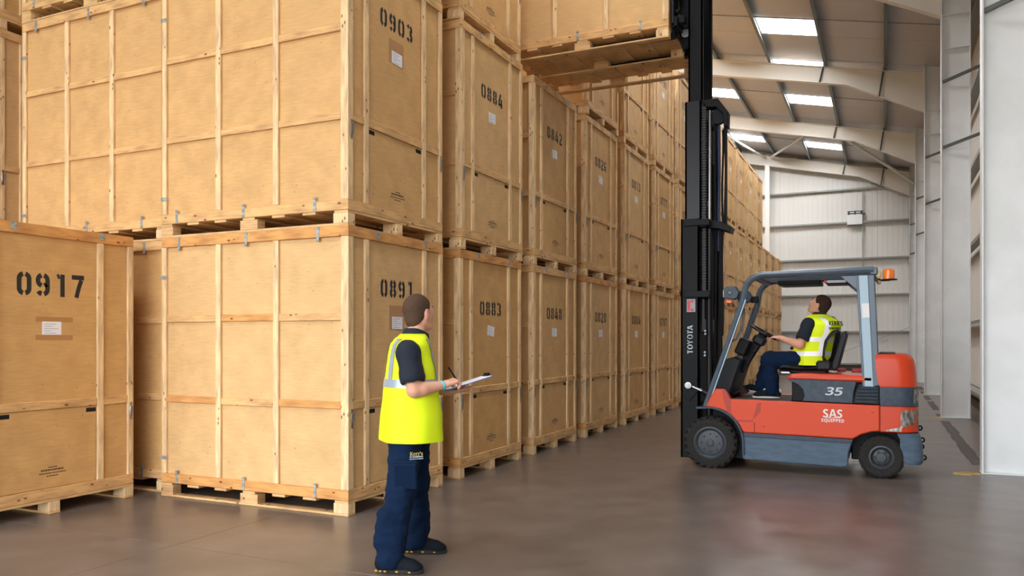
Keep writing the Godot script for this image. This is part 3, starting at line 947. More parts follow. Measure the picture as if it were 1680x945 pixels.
func make_crate(ply: int, rails: Material, sd: int) -> Node3D:
	# base at the middle of the floor area; the door end faces +x, a long side faces +z
	var c := Node3D.new()
	var rg := RandomNumberGenerator.new()
	rg.seed = sd
	var hx := CL / 2
	var hz := CW / 2
	var t := 0.025
	var P: Material = M["ply%d" % ply]
	# pallet
	var pal := Node3D.new()
	pal.name = "pallet"
	c.add_child(pal)
	for z in [-hz + 0.05, 0.0, hz - 0.05]:
		bx("skid", Vector3(-hx, 0.001, z - 0.05), Vector3(hx, 0.02, z + 0.05), M.pallet, pal, 0.002)
		for x in [[-hx + 0.001, -hx + 0.15], [-0.1, 0.1], [hx - 0.15, hx - 0.001]]:
			bx("block", Vector3(x[0], 0.02, z - 0.049), Vector3(x[1], 0.103, z + 0.049), M.pallet if x[0] < 0.5 else M.pine_v, pal, 0.003)
	for i in 7:
		var x := lerpf(-hx + 0.07, hx - 0.07, i / 6.0)
		bx("deck_board", Vector3(x - 0.069, 0.103, -hz + 0.001), Vector3(x + 0.069, PH, hz - 0.001), M.pallet, pal, 0.002)
	# case
	bx("floor_panel", Vector3(-hx + t, PH, -hz + t), Vector3(hx - t, PH + 0.018, hz - t), P, c)
	bx("lid", Vector3(-hx + 0.001, CH - 0.02, -hz + 0.001), Vector3(hx - 0.001, CH - 0.001, hz - 0.001), P, c)
	bx("back_panel", Vector3(-hx, PH + 0.002, -hz), Vector3(-hx + 0.018, CH - 0.022, hz), P, c)
	bx("far_side_panel", Vector3(-hx + 0.02, PH + 0.002, -hz), Vector3(hx - 0.001, CH - 0.022, -hz + 0.018), P, c)
	# long side towards the camera
	var sp := bx("side_panel", Vector3(-hx + 0.018, PH + 0.018, hz - t - 0.012), Vector3(hx - t, CH - 0.02, hz - t), P, c, 0.0)
	sp.name = "side_panel"
	var o := sp.position
	var y0 := PH + 0.088
	var y1 := CH - 0.092
	var zs := hz - t
	batten("rail", Vector3(-hx, PH + 0.002, zs) - o, Vector3(hx, y0, hz) - o, rails, sp)
	batten("rail", Vector3(-hx, y1, zs) - o, Vector3(hx, CH - 0.001, hz) - o, rails, sp)
	var xs := [-hx, hx - 0.67 * CL - 0.03, hx - 0.36 * CL - 0.03, hx - 0.078]
	var ws := [0.062, 0.06, 0.06, 0.078]
	for i in 4:
		batten("batten", Vector3(xs[i], y0 + 0.001, zs) - o, Vector3(xs[i] + ws[i], y1 - 0.001, hz - 0.0005 * i) - o, M.pine_v, sp)
	for i in 3:
		for y in [0.875, 1.61]:
			var dy := rg.randf_range(-0.006, 0.006)
			batten("batten", Vector3(xs[i] + ws[i] + 0.001, y + dy, zs) - o, Vector3(xs[i + 1] - 0.001, y + 0.062 + dy, hz - 0.006) - o, M.pine_rail if (i + int(y)) % 2 else rails, sp)
	# door end
	var fp := bx("front_panel", Vector3(hx - t - 0.012, PH + 0.018, -hz + 0.018), Vector3(hx - t, CH - 0.02, zs), P, c, 0.0)
	fp.name = "front_panel"
	o = fp.position
	var xf := hx - t
	batten("rail", Vector3(xf, PH + 0.002, -hz) - o, Vector3(hx, y0, zs - 0.001) - o, M.pine_rail, fp)
	batten("rail", Vector3(xf, y1, -hz) - o, Vector3(hx, CH - 0.001, zs - 0.001) - o, rails, fp)
	var zz := [hz - t - 0.05, hz - 0.30, -hz + 0.31, -hz]
	var wz := [0.049, 0.06, 0.06, 0.06]
	for i in 4:
		batten("batten", Vector3(xf, y0 + 0.001, zz[i]) - o, Vector3(hx - 0.001, y1 - 0.001, zz[i] + wz[i]) - o, M.pine_v, fp)
	for i in 3:
		batten("batten", Vector3(xf, 0.875, zz[i + 1] + wz[i + 1] + 0.001) - o, Vector3(hx - 0.005, 0.945, zz[i] - 0.001) - o, M.pine_rail if i == 1 else M.pine_h, fp)
	# the lower hatch of the door, proud of the panel, with two finger holes under the rail
	var ha := bx("door_panel", Vector3(xf, y0 + 0.006, zz[2] + 0.064), Vector3(xf + 0.007, 0.869, zz[1] - 0.004), P, c, 0.002)
	ha.name = "door_panel"
	for z in [zz[2] + 0.066 + 0.05, zz[1] - 0.006 - 0.05]:
		bx("finger_hole", Vector3(xf + 0.0066, 0.822, z - 0.047) - ha.position, Vector3(xf + 0.0076, 0.858, z + 0.047) - ha.position, M.hole, ha, 0.0)
	for z in [hz - t - 0.026, -hz + 0.03]:
		var l := MB.new()
		var ring := []
		for k in 12:
			ring.append(Vector3(hx + 0.005, 0.80 + sin(TAU * k / 12) * 0.05, z + cos(TAU * k / 12) * 0.013))
		l.tube(ring, 0.004, 5, true)
		l.box(Vector3(hx + 0.001, 0.80, z), Vector3(0.004, 0.16, 0.02))
		part("latch", l.commit(40), M.steel, c)
	# galvanised corner clips
	for x in [-hx + 0.2, -0.06, hx - 0.34]:
		var up: float = x + 0.03
		clip(c, Vector3(x, PH + 0.065, hz), true)
		clip(c, Vector3(up, CH - 0.064, hz), true)
	for y in [0.36, 2.03]:
		var k := MB.new()
		k.box(Vector3(-hx + 0.035, y, hz + 0.0015), Vector3(0.07, 0.035, 0.003))
		part("clip", k.commit(), M.galv, c)
	for z in [0.35, -0.45]:
		var k := MB.new()
		k.box(Vector3(hx + 0.0015, CH - 0.035, z), Vector3(0.003, 0.06, 0.05))
		part("clip", k.commit(), M.galv, c)
	return c

func clip(c: Node3D, at: Vector3, _up: bool) -> void:
	if not box_cache.has("clip"):
		var k := MB.new()
		k.box(Vector3(0, 0, 0.0015), Vector3(0.03, 0.12, 0.003), 0.001)
		k.box(Vector3(0, 0.045, 0.005), Vector3(0.03, 0.012, 0.006))
		k.box(Vector3(0, -0.045, 0.005), Vector3(0.03, 0.012, 0.006))
		box_cache["clip"] = k.commit()
	part("clip", box_cache["clip"], M.galv, c, at)

var protos := {}

func crate(number: String, label: String, at: Vector3, ply: int, orange: bool, group: String, look := 0) -> Node3D:
	var key := "%d %s" % [ply, orange]
	if not protos.has(key): protos[key] = make_crate(ply, M.pine_orange if orange else M.pine_rail, ply + 5)
	var c: Node3D = protos[key].duplicate()
	c.name = numbered("storage_crate")
	c.position = at
	add_child(c)
	tag(c, label, "crate", group)
	var xf := CL / 2 - 0.025
	var zc := 0.01
	if number:
		var q := Node3D.new()
		q.name = "painted_number"
		q.position = Vector3(xf + 0.0012, 1.91 if look > 0 else 1.80, zc)
		q.rotation_degrees.y = 90
		c.add_child(q)
		for i in number.length():
			part("digit", number_mesh(number[i], 0.19 if look == 1 else 0.162, 0.142), M.stencil, q, Vector3((i - 1.5) * (0.158 if look == 1 else 0.142), 0, 0))
	# the maker's stamp on the hatch: four short printed lines
	if not box_cache.has("stamp"):
		var s := MB.new()
		var rg := RandomNumberGenerator.new()
		rg.seed = 8
		var row := 0
		for w in [0.07, 0.20, 0.23, 0.10]:
			var x: float = -w / 2
			while x < w / 2:
				var l := rg.randf_range(0.006, 0.013) * (1.3 if row == 1 else 1.0)
				var hh := 0.013 if row == 1 else 0.009
				s.quad(Vector3(x, -row * 0.024, 0), Vector3(x + l, -row * 0.024, 0), Vector3(x + l, -row * 0.024 + hh, 0), Vector3(x, -row * 0.024 + hh, 0))
				x += l + 0.004
			row += 1
		box_cache["stamp"] = s.commit()
	var st := part("maker_stamp", box_cache["stamp"], M.stamp, c, Vector3(xf + 0.0082, 0.385, zc))
	st.rotation_degrees.y = 90
	if look >= 0:
		var y := 1.61 if look > 1 else 1.555
		if look == 1:        # paper held by two strips of brown tape
			for dy in [-0.083, 0.067]:
				bx("tape_strip", Vector3(xf, y + dy - 0.021, zc - 0.19), Vector3(xf + 0.0012, y + dy + 0.021, zc + 0.14), M.tape, c, 0.0)
		elif look == 2 or look == 3:      # a brown sleeve with the paper in its lower half
			bx("sleeve", Vector3(xf, y - 0.07, zc - 0.11), Vector3(xf + 0.001, y + 0.15, zc + 0.13), M.pouch, c, 0.0)
		var pp := bx("paper_label", Vector3(xf + 0.001, y - 0.06, zc - 0.085), Vector3(xf + 0.002, y + 0.05, zc + 0.085), M.paper, c, 0.0)
		pp.name = "paper_label"
		if not box_cache.has("lines"):
			var s := MB.new()
			for r in 5:
				var w := [0.1, 0.07, 0.12, 0.06, 0.1][r] as float
				s.quad(Vector3(-0.065, 0.032 - r * 0.019, 0), Vector3(-0.065 + w, 0.032 - r * 0.019, 0), Vector3(-0.065 + w, 0.036 - r * 0.019, 0), Vector3(-0.065, 0.036 - r * 0.019, 0))
			box_cache["lines"] = s.commit()
		var pr := part("print", box_cache["lines"], M.print, pp, Vector3(0.0009, 0, 0))
		pr.rotation_degrees.y = 90
		pp.rotation_degrees.x = [4.0, 0.0, -5.0, 3.0, -7.0][absi(hash(number + label)) % 5] if look != 1 else 0.0
	return c

func build_crates() -> void:
	var x0 := -3.99 - CL / 2
	var pitch := 1.93
	var z0 := -5.36 - CW / 2
	var low := ["0891", "0883", "0848", "0820", "0804", "0787", "0767", "0761", "0752", "0736", "0729", "0718", "0706", "0698", "0684", "0671"]
	var mid := ["0903", "0884", "0842", "0826", "0813", "0777", "0745", "0740", "0733", "0725", "0714", "0702", "0693", "0680", "0675", "0662"]
	var top := ["", "0899", "", "0838", "0811", "0790", "0742", "0739", "0728", "0721", "0710", "0704", "0688"]
	var jit := RandomNumberGenerator.new()
	jit.seed = 12
	var nth := ["corner stack", "second stack from the corner", "third stack from the corner", "fourth stack from the corner", "fifth stack from the corner", "sixth stack, left of the mast", "seventh stack, behind the mast", "eighth stack from the corner", "ninth stack from the corner", "tenth stack from the corner", "eleventh stack from the corner", "twelfth stack from the corner", "thirteenth stack from the corner", "fourteenth stack from the corner", "last stack but one", "last stack before the far wall"]
	for i in 16:
		var jx := jit.randf_range(-0.012, 0.012)
		var z := z0 - pitch * i
		crate(low[i], "plywood crate on the floor numbered %s, bottom of the %s" % [low[i], nth[i]], Vector3(x0 + jx, 0, z), i % 3, i < 2 or i % 3 == 0, "crates standing on the floor in the long row", 2 if i == 0 else 0)
		jx = jit.randf_range(-0.015, 0.015)
		crate(mid[i], "plywood crate numbered %s in the middle tier, %s" % [mid[i], nth[i]], Vector3(x0 + jx, CH, z + jit.randf_range(-0.012, 0.012)), (i + 2) % 3, false, "crates in the middle tier of the long row", 3 if i == 0 else 0)
	for i in 13:
		if i == 2: continue
		var lab := "plywood crate in the top tier, %s" % nth[i]
		crate(top[i], lab, Vector3(x0 + jit.randf_range(-0.015, 0.015), CH * 2, z0 - pitch * i), (i + 1) % 3, false, "crates in the top tier of the long row")
	# the two columns behind the first one, seen from the side
	var ord := ["bottom", "middle", "top"]
	for r in 3:
		crate("", "plywood storage crate directly left of the numbered corner stack, %s of three" % ord[r], Vector3(-6.15 - CL / 2 - 0.005 * r, CH * r, -5.47 - CW / 2), (r + 1) % 3, false, "crates in the stack left of the corner stack")
		crate("", "plywood storage crate at the far left edge behind crate 0917, %s of three" % ord[r], Vector3(-8.60 - CL / 2, CH * r, -5.42 - CW / 2), (r + 2) % 3, false, "crates in the stack at the far left edge")
	crate("0917", "plywood storage crate numbered 0917 alone in the left foreground, label under brown tape", Vector3(-6.29 - CL / 2, 0, -5.21 + CW / 2), 1, true, "", 1)
	crate("", "plywood storage crate lifted high on the forks of the forklift", Vector3(-2.27 - CL / 2, 4.975, -9.95), 0, false, "")

# ------------------------------------------------------------------ forklift
# local frame: base on the floor at the middle of the truck, forks towards -x, camera side +z
func poly(b: MB, pts: Array, z0: float, z1: float, bevel := 0.004) -> void:
	b.extrude(PackedVector2Array(pts), z0, z1, bevel)

func mesh_of(f: Callable, crease := 0.0) -> ArrayMesh:
	var b := MB.new()
	f.call(b)
	return b.commit(crease)

func rounded_ring(xf: float, xr: float, hw: float, rc: float, y: float) -> PackedVector3Array:
	# seen from above: flat towards -x, corners rounded at the rear
	var p := PackedVector3Array()
	p.append(Vector3(xf, y, hw)); p.append(Vector3(lerpf(xf, xr - rc, 0.5), y, hw))
	for i in 7:
		var a := PI / 2 * i / 6
		p.append(Vector3(xr - rc + sin(a) * rc, y, hw - rc + cos(a) * rc))
	p.append(Vector3(xr, y, 0))
	for i in 7:
		var a := PI / 2 * i / 6
		p.append(Vector3(xr - rc + cos(a) * rc, y, -hw + rc - sin(a) * rc))
	p.append(Vector3(lerpf(xf, xr - rc, 0.5), y, -hw)); p.append(Vector3(xf, y, -hw))
	return p

func wheel(parent: Node3D, at: Vector3, r: float, w: float, rim_r: float, lugs: int, side: int, steer_tyre: bool) -> void:
	var ax := Transform3D(Basis(Vector3.RIGHT, PI / 2 * side), at)     # lathe axis along z
	var t := MB.new()
	t.lathe([Vector2(rim_r - 0.03, -w / 2 + 0.02), Vector2(rim_r, -w / 2), Vector2(r * 0.86, -w / 2 - 0.004), Vector2(r * 0.94, -w / 2 + 0.008), Vector2(r * 0.965, -w / 2 + 0.03), Vector2(r * 0.97, 0), Vector2(r * 0.965, w / 2 - 0.03), Vector2(r * 0.94, w / 2 - 0.008), Vector2(r * 0.86, w / 2 + 0.004), Vector2(rim_r, w / 2), Vector2(rim_r - 0.03, w / 2 - 0.02)], 40, ax)
	var ty := part("tyre", t.commit(35), M.rubber, parent)
	var l := MB.new()
	for i in lugs:
		for s in [-1, 1]:
			var a: float = TAU * (i + (0.5 if s > 0 else 0.0)) / lugs
			var b := Basis(Vector3.BACK, a) * Basis(Vector3.RIGHT, 0.0)
			var c := at + b * Vector3(r * 0.95, 0, s * w * 0.27)
			var lb := b * Basis(Vector3.RIGHT, 0.5 * s)
			if steer_tyre: l.box(c, Vector3(0.016, 0.030, w * 0.38), 0.003, lb)
			else:
				l.box(c, Vector3(0.05, 0.042, w * 0.5), 0.006, lb)
				l.box(at + b * Vector3(r * 0.895, 0, s * (w * 0.5 - 0.007)), Vector3(r * 0.12, 0.034, 0.02), 0.005, b)
	part("tread_lugs", l.commit(), M.rubber, ty).set_meta("kind", "stuff")
	var d := MB.new()
	var h := w / 2
	if steer_tyre:
		d.lathe([Vector2(rim_r + 0.004, h - 0.03), Vector2(rim_r + 0.004, h + 0.006), Vector2(rim_r - 0.012, h + 0.01), Vector2(rim_r - 0.022, h - 0.006), Vector2(rim_r * 0.72, h - 0.035), Vector2(rim_r * 0.66, h - 0.012), Vector2(rim_r * 0.42, h - 0.006), Vector2(0.05, h + 0.004), Vector2(0.045, h + 0.03), Vector2(0.0, h + 0.034)], 32, ax)
	else:
		d.lathe([Vector2(rim_r + 0.006, h - 0.03), Vector2(rim_r + 0.006, h + 0.004), Vector2(rim_r - 0.012, h + 0.012), Vector2(rim_r - 0.03, h - 0.004), Vector2(rim_r * 0.8, h - 0.02), Vector2(rim_r * 0.74, h - 0.012), Vector2(rim_r * 0.3, h - 0.008), Vector2(0.042, h - 0.004), Vector2(0.04, h + 0.008), Vector2(0.03, h + 0.01), Vector2(0.026, h + 0.004), Vector2(0.0, h + 0.004)], 36, ax)
	var rim := part("rim", d.commit(35), M.rim_grey, parent)
	for i in 6 if steer_tyre else 8:
		var a := TAU * i / (6.0 if steer_tyre else 8.0)
		var n := MB.new()
		var rr := rim_r * (0.54 if steer_tyre else 0.56)
		n.lathe([Vector2(0.011, 0.0), Vector2(0.011, 0.018), Vector2(0.006, 0.022), Vector2(0.0, 0.022)], 6, ax * Transform3D(Basis(), Vector3(cos(a) * rr, h - 0.014, sin(a) * rr)))
		part("wheel_nut", n.commit(), M.rim_grey, rim)
	if steer_tyre:
		for i in 8:
			var a := TAU * (i + 0.5) / 8
			var n := MB.new()
			n.lathe([Vector2(0.014, 0.0), Vector2(0.014, 0.004), Vector2(0.0, 0.004)], 10, ax * Transform3D(Basis(), Vector3(cos(a) * rim_r * 0.78, h - 0.03, sin(a) * rim_r * 0.78)))
			part("rim_slot", n.commit(), M.hole, rim)

func build_forklift() -> void:
	var t := thing("forklift", "orange and grey forklift with a tall black mast holding a crate high up", "forklift", Vector3(-0.9, 0, -9.76))
	var W := 0.63
	# wheels
	for s in [1, -1]:
		var fw := Node3D.new(); fw.name = "front_wheel"; t.add_child(fw, true)
		wheel(fw, Vector3(-0.885, 0.287, s * (W - 0.10)), 0.287, 0.21, 0.178, 22, s, false)
		var rw := Node3D.new(); rw.name = "rear_wheel"; t.add_child(rw, true)
		wheel(rw, Vector3(0.875, 0.226, s * (W - 0.13)), 0.226, 0.18, 0.118, 26, s, true)
	# frame: inner box, side panels, skirts
	part("chassis", mesh_of(func(b: MB):
		b.box(Vector3(-0.06, 0.42, 0), Vector3(1.2, 0.64, 0.9), 0.01)
		b.box(Vector3(-0.85, 0.5, 0), Vector3(0.5, 0.44, 0.62), 0.01)
		b.box(Vector3(0.75, 0.52, 0), Vector3(0.5, 0.4, 0.62), 0.01)
		b.box(Vector3(-0.88, 0.287, 0), Vector3(0.12, 0.12, 0.9), 0.01)
		b.box(Vector3(0.875, 0.226, 0), Vector3(0.1, 0.1, 0.8), 0.01)), M.black, t)
	for s in [1, -1]:
		var z0 := 0.50 if s > 0 else -0.62
		var z1 := 0.62 if s > 0 else -0.50
		var arch := [Vector2(0.86, 0.50), Vector2(0.78, 0.49), Vector2(0.68, 0.455), Vector2(0.60, 0.405)]
		var front := []
		for i in 9:
			var a := deg_to_rad(lerpf(20.0, 92.0, i / 8.0))
			front.append(Vector2(-0.885 + cos(a) * 0.375, 0.30 + sin(a) * 0.385))
		var outline := [Vector2(0.86, 0.765)] + arch + [Vector2(-0.51, 0.42)] + front + [Vector2(-0.935, 0.70), Vector2(-0.885, 0.80), Vector2(-0.83, 0.895), Vector2(-0.735, 0.895), Vector2(-0.695, 0.84), Vector2(-0.665, 0.785)]
		var side := part("side_panel", mesh_of(func(b: MB): poly(b, outline, z0, z1, 0.012)), M.orange_pale, t)
		# recessed step in the flank and the joints between its plates
		part("step_recess", mesh_of(func(b: MB): poly(b, [Vector2(-0.755, 0.885), Vector2(-0.715, 0.885), Vector2(-0.655, 0.772), Vector2(-0.655, 0.64), Vector2(-0.60, 0.56), Vector2(-0.425, 0.56), Vector2(-0.41, 0.60), Vector2(-0.42, 0.54), Vector2(-0.62, 0.54), Vector2(-0.69, 0.63), Vector2(-0.735, 0.77)], z0 - 0.0015 if s < 0 else z1 - 0.004, z0 + 0.004 if s < 0 else z1 + 0.0015, 0.0)), M.orange_dark, side)
		part("step_pad", mesh_of(func(b: MB): poly(b, [Vector2(-0.37, 0.755), Vector2(-0.33, 0.755), Vector2(-0.335, 0.66), Vector2(-0.40, 0.575), Vector2(-0.41, 0.60)], z0 - 0.0015 if s < 0 else z1 - 0.004, z0 + 0.004 if s < 0 else z1 + 0.0015, 0.0)), M.orange_dark, side)
		part("panel_joint", mesh_of(func(b: MB): b.box(Vector3(-0.40, 0.48, s * 0.6205), Vector3(0.006, 0.115, 0.002))), M.black, side)
		for p in [Vector2(-0.30, 0.50), Vector2(0.79, 0.70)]:
			part("bolt_head", mesh_of(func(b: MB): b.ball(Vector3(p.x, p.y, s * 0.62), Vector3(0.014, 0.014, 0.007), 8), 60), M.orange_pale, side)
		part("skirt", mesh_of(func(b: MB): poly(b, [Vector2(0.605, 0.395), Vector2(-0.535, 0.412), Vector2(-0.53, 0.13), Vector2(-0.50, 0.118), Vector2(0.51, 0.098), Vector2(0.555, 0.12), Vector2(0.56, 0.26)], 0.50 if s > 0 else -0.615, 0.615 if s > 0 else -0.50, 0.012)), M.skirt_grey, t)
		part("skirt_lip", mesh_of(func(b: MB): poly(b, [Vector2(0.605, 0.400), Vector2(-0.525, 0.418), Vector2(-0.525, 0.372), Vector2(0.585, 0.358)], 0.605 if s > 0 else -0.622, 0.622 if s > 0 else -0.605, 0.004)), M.truck_grey, t)
		# mudguard over the drive wheel
		part("mudguard", mesh_of(func(b: MB):
			var rings := []
			var pts := []
			pts.append(Vector2(-1.045, 0.685)); pts.append(Vector2(-0.98, 0.69))
			for i in 13:
				var a := deg_to_rad(lerpf(92, 2, i / 12.0))
				pts.append(Vector2(-0.895 + cos(a) * 0.385, 0.305 + sin(a) * 0.39))
			pts.append(Vector2(-0.508, 0.17))
			var outer := PackedVector2Array(pts)
			for i in range(pts.size() - 1, -1, -1):
				var q: Vector2 = pts[i]
				outer.append(q + (Vector2(-0.89, 0.29) - q).normalized() * 0.022)
			b.extrude(outer, 0.40 if s > 0 else -0.645, 0.645 if s > 0 else -0.40, 0.003), 30), M.truck_grey, t)
	part("wheel_arch", mesh_of(func(b: MB): b.box(Vector3(0.86, 0.33, 0), Vector3(0.56, 0.34, 0.74), 0.01)), M.black, t)
	# floor plate and pedals
	part("floor_plate", mesh_of(func(b: MB): b.box(Vector3(-0.36, 0.768, 0), Vector3(0.64, 0.02, 1.0), 0.004)), M.deck, t)
	for p in [[-0.60, -0.12], [-0.58, 0.18]]:
		part("pedal", mesh_of(func(b: MB):
			b.box(Vector3(p[0], 0.865, p[1]), Vector3(0.10, 0.018, 0.13), 0.004, Basis(Vector3.BACK, -0.7))
			b.bar(Vector3(p[0] - 0.02, 0.87, p[1]), Vector3(p[0] - 0.12, 0.82, p[1]), 0.02, 0.02)), M.black, t)
	# battery cover: grey cheeks, vents, orange hood
	for s in [1, -1]:
		var a0 := 0.50 if s > 0 else -0.585
		var a1 := 0.585 if s > 0 else -0.50
		var cheek := part("battery_cheek", mesh_of(func(b: MB): poly(b, [Vector2(0.60, 0.775), Vector2(0.10, 0.785), Vector2(0.115, 0.85), Vector2(0.10, 0.91), Vector2(0.05, 0.965), Vector2(-0.03, 1.0), Vector2(-0.045, 1.03), Vector2(0.64, 1.015), Vector2(0.61, 0.90)], a0, a1, 0.008)), M.truck_grey, t)
		if s > 0:
			var n35 := part("model_number", text_mesh("35", 0.085, 0.002), M.letter_silver, cheek, Vector3(0.42, 0.90, 0.5858))
			n35.transform.basis = Basis(Vector3(1.35, 0, 0), Vector3(0.25, 1, 0), Vector3.BACK)
		part("vent_panel", mesh_of(func(b: MB): poly(b, [Vector2(0.855, 0.772), Vector2(0.60, 0.778), Vector2(0.625, 0.90), Vector2(0.66, 0.985), Vector2(0.855, 0.975)], a0, a1 - 0.012 * maxf(s, 0), 0.005)), M.dark_plastic, t)
		for i in 5:
			part("vent_slat", mesh_of(func(b: MB): b.box(Vector3(0.735 + 0.005 * i, 0.80 + i * 0.036, s * 0.578), Vector3(0.215 - 0.012 * absf(i - 1.5), 0.019, 0.022), 0.005, Basis(Vector3.RIGHT, 0.35 * s))), M.truck_grey, t)
	part("battery_case", mesh_of(func(b: MB): b.box(Vector3(0.345, 0.89, 0), Vector3(0.73, 0.23, 1.0), 0.01)), M.black, t)
	part("hood", mesh_of(func(b: MB):
		poly(b, [Vector2(0.80, 1.0), Vector2(-0.06, 1.015), Vector2(-0.055, 1.05), Vector2(-0.02, 1.075), Vector2(0.08, 1.085), Vector2(0.80, 1.072)], -0.59, 0.59, 0.022), 20), M.orange, t)
	for q in [[0.45, -0.32, 0.10], [0.62, -0.36, 0.13]]:
		part("filler_cap", mesh_of(func(b: MB): b.box(Vector3(q[0], 1.095, q[1]), Vector3(q[2], 0.04, 0.12), 0.012)), M.red, t)
	# counterweight in three bands
	part("counterweight_base", mesh_of(func(b: MB):
		b.loft([rounded_ring(0.87, 1.20, 0.60, 0.16, 0.485), rounded_ring(0.865, 1.225, 0.62, 0.17, 0.50), rounded_ring(0.865, 1.225, 0.62, 0.17, 0.757), rounded_ring(0.87, 1.215, 0.615, 0.17, 0.762)]), 40), M.orange, t)
	part("counterweight_band", mesh_of(func(b: MB):
		b.loft([rounded_ring(0.866, 1.222, 0.618, 0.17, 0.763), rounded_ring(0.862, 1.226, 0.622, 0.17, 0.772), rounded_ring(0.862, 1.218, 0.622, 0.17, 0.955), rounded_ring(0.866, 1.212, 0.618, 0.17, 0.961)]), 40), M.truck_grey, t)
	part("counterweight_top", mesh_of(func(b: MB):
		var r := []
		for q in [[0.862, 1.212, 0.618, 0.962], [0.852, 1.214, 0.62, 0.975], [0.832, 1.208, 0.618, 1.08], [0.82, 1.198, 0.614, 1.17], [0.815, 1.184, 0.608, 1.24], [0.815, 1.165, 0.602, 1.275], [0.818, 1.138, 0.592, 1.295], [0.828, 1.10, 0.578, 1.302]]:
			r.append(rounded_ring(q[0], q[1], q[2], 0.17, q[3]))
		b.loft(r), 50), M.orange, t)
	part("top_grille", mesh_of(func(b: MB): b.box(Vector3(0.93, 1.307, 0), Vector3(0.16, 0.012, 0.8), 0.003)), M.dark_plastic, t)
	part("scraped_patch", mesh_of(func(b: MB):
		var rg := RandomNumberGenerator.new()
		rg.seed = 4
		for i in 16:
			var u := i / 16.0
			var a0 := PI / 2 * u
			var a1 := PI / 2 * (u + 1.0 / 16)
			var R := 0.1715
			var y1 := 0.745 - rg.randf() * 0.03
			var y0 := 0.53 + (0.04 + 0.15 * rg.randf() if i > 7 and i < 12 else rg.randf() * 0.05)
			var p0 := Vector3(1.055 + sin(a0) * R, 0, 0.45 + cos(a0) * R)
			var p1 := Vector3(1.055 + sin(a1) * R, 0, 0.45 + cos(a1) * R)
			b.quad(p0 + Vector3.UP * y0, p1 + Vector3.UP * y0, p1 + Vector3.UP * y1, p0 + Vector3.UP * (y1 - 0.01))
		for i in 6:
			var x := 0.92 + i * 0.024
			b.quad(Vector3(x, 0.505, 0.6215), Vector3(x + 0.024, 0.505, 0.6215), Vector3(x + 0.024, 0.525 + i * 0.006, 0.6215), Vector3(x, 0.515 + i * 0.006, 0.6215))), M.scrape, t)
	part("scraped_patch", mesh_of(func(b: MB):
		for i in 5:
			var a0 := PI / 2 * (0.5 + i * 0.1)
			var a1 := PI / 2 * (0.5 + (i + 1) * 0.1)
			var R := 0.1725
			var p0 := Vector3(1.055 + sin(a0) * R, 0, 0.45 + cos(a0) * R)
			var p1 := Vector3(1.055 + sin(a1) * R, 0, 0.45 + cos(a1) * R)
			b.quad(p0 + Vector3.UP * (0.80 + 0.03 * (i % 2)), p1 + Vector3.UP * (0.80 + 0.02 * (i % 3)), p1 + Vector3.UP * 0.95, p0 + Vector3.UP * 0.945)), M.scrape, t)
	# rear bumper block and hitch
	part("rear_bumper", mesh_of(func(b: MB):
		b.loft([rounded_ring(1.06, 1.25, 0.57, 0.10, 0.16), rounded_ring(1.05, 1.275, 0.585, 0.10, 0.20), rounded_ring(1.05, 1.255, 0.585, 0.12, 0.42), rounded_ring(1.02, 1.225, 0.60, 0.15, 0.484)]), 40), M.skirt_grey, t)
	for q in [[1.265, 0.52, 0.30], [1.285, 0.40, 0.34], [1.30, 0.22, 0.38], [1.29, 0.30, 0.1]]:
		part("tow_hook", mesh_of(func(b: MB):
			var ring := []
			for k in 10: ring.append(Vector3(q[0] - 0.02 + cos(TAU * k / 10) * 0.018, q[1] + sin(TAU * k / 10) * 0.022, q[2]))
			b.tube(ring, 0.009, 6, true), 50), M.black, t)
	# lettering on the flank
	for l in [["SAS", 0.085, 0.665, 1.0], ["TESTED EQUIPPED", 0.012, 0.622, 1.0], ["EQUIPPED", 0.034, 0.592, 1.0]]:
		part("flank_lettering", text_mesh(l[0], l[1], 0.0015), M.letter_white, t, Vector3(0.405, l[2], 0.6208))
	# overhead guard
	for s in [1, -1]:
		var path := [Vector3(-0.945, 0.69, s * 0.56), Vector3(-0.74, 1.28, s * 0.56), Vector3(-0.53, 1.90, s * 0.555)]
		for i in 8:
			var a := deg_to_rad(lerpf(161, 90, i / 7.0))
			path.append(Vector3(-0.31 + cos(a) * 0.21, 1.963 + sin(a) * 0.21, s * 0.55))
		path.append(Vector3(0.2, 2.18, s * 0.55)); path.append(Vector3(0.80, 2.19, s * 0.55))
		part("guard_post", mesh_of(func(b: MB): b.tube(path, 0.042, 8, false, true, 0.85), 50), M.post_grey, t)
		part("post_strip", mesh_of(func(b: MB):
			for i in 2:
				b.bar(path[i] + Vector3(0.03, 0, s * 0.034), path[i + 1] + Vector3(0.03, 0, s * 0.034), 0.012, 0.012, 0.0, Vector3.BACK)), M.post_light, t)
		# rear post: a flat channel, light outer face, dark rear face
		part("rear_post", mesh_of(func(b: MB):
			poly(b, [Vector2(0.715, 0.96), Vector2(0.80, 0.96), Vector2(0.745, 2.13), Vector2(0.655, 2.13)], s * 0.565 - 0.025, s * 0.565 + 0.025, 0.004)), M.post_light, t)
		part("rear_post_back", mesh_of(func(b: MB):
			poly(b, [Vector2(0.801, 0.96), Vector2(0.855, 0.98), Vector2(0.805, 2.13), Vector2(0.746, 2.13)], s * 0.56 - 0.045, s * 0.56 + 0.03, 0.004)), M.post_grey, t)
		part("rear_post_edge", mesh_of(func(b: MB):
			poly(b, [Vector2(0.693, 0.96), Vector2(0.714, 0.96), Vector2(0.654, 2.13), Vector2(0.633, 2.13)], s * 0.565 - 0.03, s * 0.565 + 0.018, 0.003)), M.post_grey, t)
